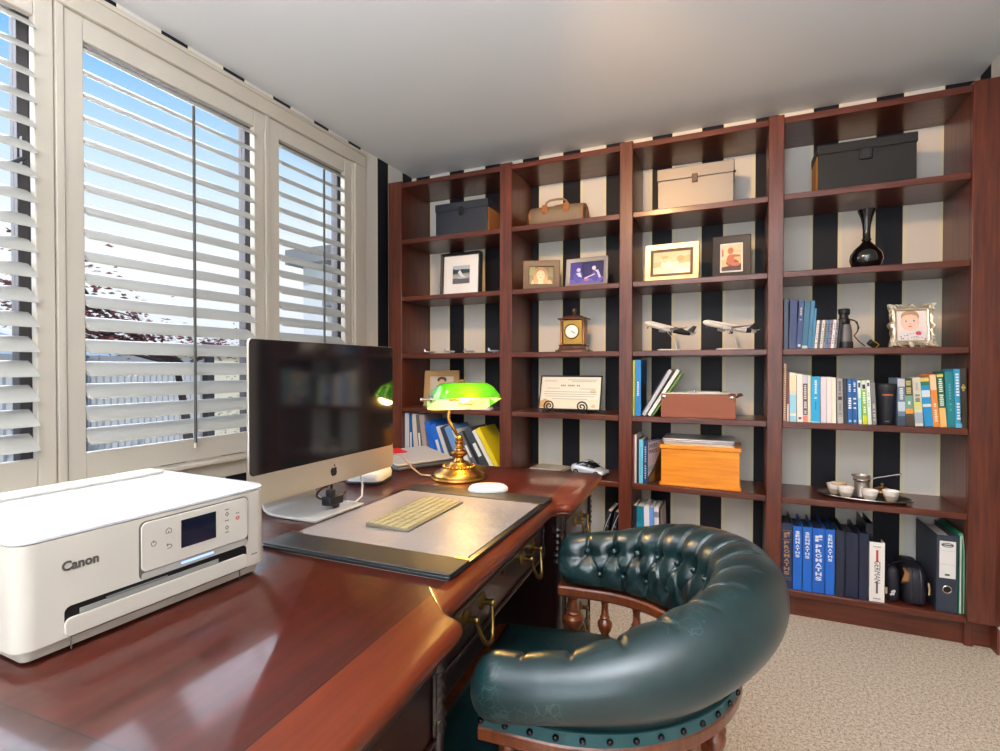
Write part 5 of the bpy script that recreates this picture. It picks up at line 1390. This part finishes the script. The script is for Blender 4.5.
# sixth row: dark folders with white piping leaning right
for i, x in enumerate((-.640, -.600)):
    o = book(['black folder with white piping on the lowest shelf, the left leaning one', 'black folder with white piping on the lowest shelf, the right leaning one'][i], x, S6, .022, .26, .20, (26, 30, 44), lean=.055, y=2.70, group='piped folders on the lowest shelf of the second bay', name='piped_folder', cat='folder')
    b = MB(); b.tube([(-.009, -.002, .02), (-.006, -.002, .16), (.003, -.002, .22), (.010, -.002, .25)], .0016, 6); b.tube([(-.004, -.002, .19), (.010, -.002, .178)], .0014, 6); b.build('white_piping', mat((210, 212, 222), .5), o)

# ---- bay one
bx = storage_box('file_box', 'black lidded file box with a round clasp on the first-bay top shelf', -1.662, -1.306, 2.742, S1, .205, .20, mat((40, 44, 54), .5, bump=.25, bscale=600, name='charcoal_board'), .045, (.026, .128, .176), (1, (176, 118, 62)))
frame('tall black frame with white mount and a small grey picture, first bay', -1.514, 2.772, S2, .268, .262, .014, .045, M_BLACK, [
    ((150, 152, 154), FULL), ((186, 200, 214), [(0, .75), (1, .8), (1, 1), (0, 1)]), ((44, 62, 60), [(0, .55), (1, .58), (1, .76), (.6, .8), (.2, .78), (0, .84)]), ((176, 178, 182), [(0, .30), (1, .34), (1, .5), (0, .46)]), ((96, 98, 100), [(0, 0), (1, 0), (1, .26), (0, .3)]), ((226, 228, 232), [(.3, .62), (.42, .78), (.6, .5), (.74, .36), (.5, .38)]), ((196, 198, 200), ell(.55, .32, .3, .05))], matb=(.062, .062), tilt=.05, mrgb=(246, 246, 246), stand=False)
def tiny_plane(label, x, y, yaw):
    t = thing('tiny_plane', label, 'toy plane', (x, y, S3), (0, 0, yaw), 'tiny metal planes on the first-bay shelf')
    m = mat((176, 178, 182), .3, .7)
    b = MB(); b.lathe([(.0, .034), (.004, .030), (.0055, .018), (.0055, -.01), (.003, -.03), (.0, -.034)], 12, Matrix.Translation((0, 0, .012)) @ Matrix.Rotation(PI/2, 4, 'Y'), cap=False); b.build('fuselage', m, t)
    b = MB(); b.prism([(.012, 0), (.016, 0), (.0, .062), (-.006, .062), (-.002, 0), (-.006, -.062), (0, -.062)], .0105, .013); b.build('wings', m, t)
    b = MB(); b.prism([(-.034, 0), (-.018, 0), (-.030, .018), (-.036, .018)], -.0008, .0008, Matrix.Translation((0, 0, .012)) @ Matrix.Rotation(PI/2, 4, 'X')); b.prism([(-.032, .018), (-.024, 0), (-.032, -.018), (-.036, -.018), (-.034, 0), (-.036, .018)], .012, .013); b.build('tail', m, t)
    for gx, gy, gh in ((0, -.02, .012), (0, .02, .012), (.022, 0, .010)):
        b = MB(); b.cyl((gx, gy, 0), (gx, gy, gh), .0022, n=8); b.build('landing_gear', m, t)
for i, (x, y, yw) in enumerate(((-1.705, 2.752, .5), (-1.560, 2.742, .2), (-1.425, 2.742, -.1), (-1.270, 2.75, .25))):
    tiny_plane(['tiny metal plane nearest the left upright of the first bay', 'second tiny metal plane from the left upright, first bay', 'third tiny metal plane from the left upright, first bay', 'tiny metal plane at the right end of the first-bay shelf'][i], x, y, yw)
frame('pale gold and dark frame half hidden behind the green lamp shade', -1.655, 2.79, S4, .232, .226, .036, .02, mat((178, 140, 92), .45, .3), [((196, 180, 168), FULL), ((70, 56, 50), ell(.5, .86, .2, .12)), ((206, 160, 132), ell(.5, .72, .14, .16)), ((120, 110, 120), ell(.5, .2, .4, .4))], tilt=.1, yaw=.1)
b = MB(); b.box(-.06, .06, -.03, .04, 0, .006); b.mi = 1; b.box(-.056, .056, -.028, .038, .006, .012)
tag(b.build('note_block', [M_PAPER, M_WHITE], None, (-1.340, 2.735, S4), (0, 0, .1), bevel=.001), 'flat white note block on the shelf under the lamp shade right end', 'note block')
rowb = [('pale blue-white folder against the left upright behind the lamp', -1.838, .030, .304, -.0, (206, 212, 222)),
        ('blue folder second from the left upright behind the lamp', -1.806, .025, .303, -.004, (34, 96, 168)),
        ('cream folder third from the left upright behind the lamp', -1.7655, .030, .303, -.024, (212, 206, 196)),
        ('grey folder right of the cream one behind the lamp', -1.7315, .026, .300, -.030, (104, 100, 98)),
        ('maroon and white folder with grey foot behind the lamp', -1.6955, .030, .298, -.040, (176, 160, 158)),
        ('bright blue folder, left of the leaning blue pair', -1.634, .036, .262, -.062, (24, 104, 214)),
        ('bright blue folder, right of the leaning blue pair', -1.580, .042, .246, -.080, (30, 110, 220)),
        ('white folder leaning right of the blue pair', -1.5335, .024, .244, -.092, (222, 222, 222)),
        ('navy and white folder leaning behind the lamp stem', -1.4975, .030, .244, -.100, (52, 58, 78)),
        ('light blue folder leaning right of the navy and white one', -1.4515, .044, .248, -.112, (110, 160, 220)),
        ('white folder leaning behind the lamp column', -1.4040, .026, .236, -.122, (226, 226, 226)),
        ('slate grey folder leaning right of the lamp column', -1.3625, .030, .226, -.126, (96, 100, 110)),
        ('broad charcoal folder with a white label leaning beside the white one', -1.3000, .050, .246, -.140, (58, 66, 76)),
        ('white folder leaning between the charcoal and the yellow one', -1.2525, .022, .248, -.148, (236, 236, 232)),
        ('bright yellow folder leaning against the upright behind the lamp', -1.2215, .026, .262, -.152, (236, 214, 20))]
for i, (lb_, x, th, h, ln, c_) in enumerate(rowb):
    o = book(lb_, x, S5, th, h, .22, c_, lean=ln, y=2.70, group=GL, name='folder', cat='folder', rough=.5)
    if i in (1, 3, 6, 12, 11): box('white_label', mat((232, 236, 240), .6), -th*.22, th*.22, -.0008, -.0002, h*.28, h*.62, o)
# ------------------------------------------------------------------ outdoors
struct(box('ground', mat((150, 146, 132), .9, bump=.3, bscale=20), -30, XL-.4, -12, 26, -.7, -.6))
fe = thing('fence', 'grey corrugated metal fence across the garden beyond the middle shutter', 'fence', (-6.4, 3.2, -.6))
b = MB(); rr = []
for i in range(201):
    y = -1.4+i*2.9/200; xo = .02*math.sin(i*2*PI/5)
    rr.append([(xo, y, .05), (xo, y, 1.85), (xo-.02, y, 1.85), (xo-.02, y, .05)])
b.rings(rr); b.build('corrugated_panel', mat((196, 197, 198), .6), fe, smooth=60)
for y in (-1.42, 0.02, 1.52): box('post', mat((44, 42, 44), .6), .02, .12, y-.05, y+.05, 0, 2.06, fe)
box('rail', mat((160, 160, 162), .5), .02, .06, -1.4, 1.5, 1.80, 1.86, fe)
gw = thing('garden_wall', 'cream rendered garden wall right of the corrugated fence outside', 'wall', (-9.2, 8.0, -.6))
box('wall', mat((236, 222, 194), .8), -.2, 0, -2.6, 3.2, 0, 1.95, gw)
box('coping', mat((214, 206, 190), .7), -.25, .05, -2.65, 3.25, 1.95, 2.02, gw)
hs = thing('house', 'white rendered house with grey eaves seen through the narrow shutter', 'house', (-10.2, 11.9, -.6))
box('wall', mat((246, 244, 240), .8), .3, 1.0, -1.9, 3.5, 0, 4.3, hs)
box('upper_eave', mat((150, 148, 146), .7), 0, 1.45, -2.2, 3.7, 4.3, 4.66, hs)
box('awning', mat((150, 148, 146), .7), 1.0, 1.6, -2.0, -1.2, 3.25, 3.38, hs)
box('window_opening', mat((70, 80, 94), .2), .98, 1.02, 0, 1.3, 1.2, 2.4, hs)
b = MB()
rnd = random.Random(3); pts_ = [(-26, 60, -.6)]
prof_ = []
for i in range(60):
    y = -40+i*2.6
    prof_.append((y, 4.2+1.3*math.sin(i*.31)+.8*math.sin(i*.83+1)+.4*math.sin(i*1.9)))
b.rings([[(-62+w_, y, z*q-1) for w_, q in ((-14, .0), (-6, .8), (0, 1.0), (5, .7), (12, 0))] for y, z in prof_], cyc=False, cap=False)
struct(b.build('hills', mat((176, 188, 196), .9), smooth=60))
tr_ = thing('blossom_tree', 'dark-branched tree with red-purple leaves outside the middle shutter', 'tree', (-5.2, 3.55, -.6))
b = MB(); rnd = random.Random(11); leaves = []
def limb(p, d, L, r, depth):
    pts = [p]; q = p.copy(); dd = d.normalized()
    for i in range(4):
        dd = (dd+Vector((rnd.uniform(-.2, .2), rnd.uniform(-.16, .16), rnd.uniform(-.10, .08)))).normalized()
        q = q+dd*L/4; pts.append(q.copy())
    b.tube(pts, [r*(1-.16*i) for i in range(5)], 6)
    if depth <= 1:
        for i in range(34):
            c_ = pts[rnd.randint(1, 4)]
            leaves.append(c_+Vector((rnd.gauss(0, .14), rnd.gauss(0, .15), rnd.gauss(0.02, .06))))
    if depth > 0:
        for i in range(3):
            e_ = (dd+Vector((rnd.uniform(-.7, .7), rnd.uniform(-.6, .3), rnd.uniform(-.22, .26)))).normalized()
            limb(pts[rnd.randint(2, 4)], e_, L*.62, r*.55, depth-1)
limb(Vector((0, .15, 0)), Vector((0, -.05, 1)), 1.75, .075, -1)
for e_, l_ in (((.1, -.95, .42), .75), ((-.1, -.9, .30), .9), ((.2, -.9, .55), .6), ((-.2, -.7, .20), .7), ((.1, -.98, .36), 1.15), ((.0, .6, .5), .3)):
    limb(Vector((0, .08, 1.72)), Vector(e_), l_, .028, 2)
b.build('branches', mat((58, 46, 44), .8), tr_)
b = MB()
for c_ in leaves:
    if c_.z > 2.72: continue
    M = Matrix.Translation(c_) @ Matrix.Rotation(rnd.uniform(0, 6.3), 4, 'Z') @ Matrix.Rotation(rnd.uniform(-1, 1), 4, 'X')
    s_ = rnd.uniform(.020, .034)
    b.poly([M @ Vector(v_) for v_ in ((-s_, 0, 0), (0, -s_*.55, .004), (s_, 0, 0), (0, s_*.55, .004))])
stuff(b.build('leaves', mat((136, 70, 72), .6), tr_, smooth=0, recalc=False))
bu = thing('shrub', 'loose green shrub in front of the pale house wall outside', 'shrub', (-7.9, 6.9, -.6))
b = MB()
for i in range(900):
    c_ = Vector((rnd.gauss(0, .25), rnd.gauss(0, .5), abs(rnd.gauss(.75, .38))))
    M = Matrix.Translation(c_) @ Matrix.Rotation(rnd.uniform(0, 6.3), 4, 'Z') @ Matrix.Rotation(rnd.uniform(-1, 1), 4, 'X')
    s_ = rnd.uniform(.025, .05)
    b.poly([M @ Vector(v_) for v_ in ((-s_, 0, 0), (0, -s_*.45, .004), (s_, 0, 0), (0, s_*.45, .004))])
stuff(b.build('leaves', mat((104, 138, 74), .6), bu, smooth=0, recalc=False))
b = MB()
for i in range(7):
    a = i*.9; b.tube([(0, i*.12-.36, 0), (.05*math.cos(a), i*.12-.36+.1*math.sin(a), .5), (.16*math.cos(a), i*.13-.36+.3*math.sin(a), 1.0)], [.012, .009, .005], 6)
b.build('stems', mat((84, 66, 52), .8), bu)

# ------------------------------------------------------------------ world, lights, camera
w = bpy.data.worlds.new('sky'); SC.world = w; w.use_nodes = True
nt = w.node_tree; bg_ = nt.nodes['Background']
tc = nt.nodes.new('ShaderNodeTexCoord'); sx_ = nt.nodes.new('ShaderNodeSeparateXYZ'); nt.links.new(tc.outputs['Generated'], sx_.inputs[0])
rp = nt.nodes.new('ShaderNodeValToRGB'); e = rp.color_ramp.elements
stops = [(.0, (150, 150, 140)), (.49, (206, 216, 220)), (.53, (232, 240, 248)), (.585, (248, 251, 253)), (.65, (206, 231, 252)), (.73, (112, 186, 248)), (.82, (60, 150, 238))]
while len(e) < len(stops): e.new(.5)
for i, (p, c_) in enumerate(stops):
    e[i].position = p; e[i].color = lin(c_)+(1,)
mr = nt.nodes.new('ShaderNodeMapRange'); mr.inputs[1].default_value = -1; mr.inputs[2].default_value = 1
nt.links.new(sx_.outputs[2], mr.inputs[0]); nt.links.new(mr.outputs[0], rp.inputs[0])
nt.links.new(rp.outputs[0], bg_.inputs['Color']); bg_.inputs['Strength'].default_value = 1.05

def light(name, typ, loc, energy, rgb, rot=(0, 0, 0), **kw):
    l = bpy.data.lights.new(name, typ); l.energy = energy; l.color = lin(rgb)
    for k_, v_ in kw.items(): setattr(l, k_, v_)
    o = bpy.data.objects.new(name, l); COL.objects.link(o); o.location = loc; o.rotation_euler = rot
    return o
sn = light('sun', 'SUN', (0, 0, 8), 2.6, (255, 250, 242), angle=.01)
sn.rotation_euler = Vector((-.50, .45, -.74)).to_track_quat('-Z', 'Y').to_euler()
light('window_daylight', 'AREA', (-3.4, 1.35, 2.6), 150, (240, 245, 255), (0, math.radians(-68), 0), shape='RECTANGLE', size=2.6, size_y=2.6)
light('rear_fill', 'AREA', (-.25, -1.88, 1.2), 30, (244, 248, 255), (math.radians(92), 0, 0), shape='RECTANGLE', size=1.9, size_y=1.7)  # added fill light behind the camera
light('bounce_fill', 'AREA', (-.2, -.55, 1.55), 150, (238, 244, 255), (math.radians(184), 0, 0), shape='DISK', size=.5)  # added unseen fill aimed up to bounce off the ceiling; no lamp stands here
sp_l = light('ceiling_lamp', 'SPOT', (-.50, 1.20, 2.27), 66, (255, 198, 130), shadow_soft_size=.05, spot_size=math.radians(104), spot_blend=.3)
sp_l.rotation_euler = Vector((.12, .76, -.60)).to_track_quat('-Z', 'Y').to_euler()
light('lamp_bulb', 'POINT', (-.80, 1.515, DZ+.275), 6.2, (255, 198, 110), shadow_soft_size=.025)

cam = bpy.data.cameras.new('camera'); co = bpy.data.objects.new('camera', cam); COL.objects.link(co)
cam.sensor_width = 36; cam.lens = 36*.5228354; cam.clip_start = .02; cam.clip_end = 300
yaw, pitch, roll = .4212, -.0128, .001
F = Vector((-math.sin(yaw), math.cos(yaw), 0)); r_ = Vector((math.cos(yaw), math.sin(yaw), 0)); u_ = Vector((0, 0, 1))
f2 = F*math.cos(pitch)+u_*math.sin(pitch); u2 = -F*math.sin(pitch)+u_*math.cos(pitch)
r3 = r_*math.cos(roll)+u2*math.sin(roll); u3 = -r_*math.sin(roll)+u2*math.cos(roll)
M = Matrix((r3, u3, -f2)).transposed().to_4x4(); M.translation = Vector((0, 0, 1.1203)); co.matrix_world = M
SC.camera = co
vs_ = SC.view_settings
vs_.view_transform = 'Standard'; vs_.look = 'None'; vs_.exposure = 0.1; vs_.gamma = 1.0; vs_.use_curve_mapping = False
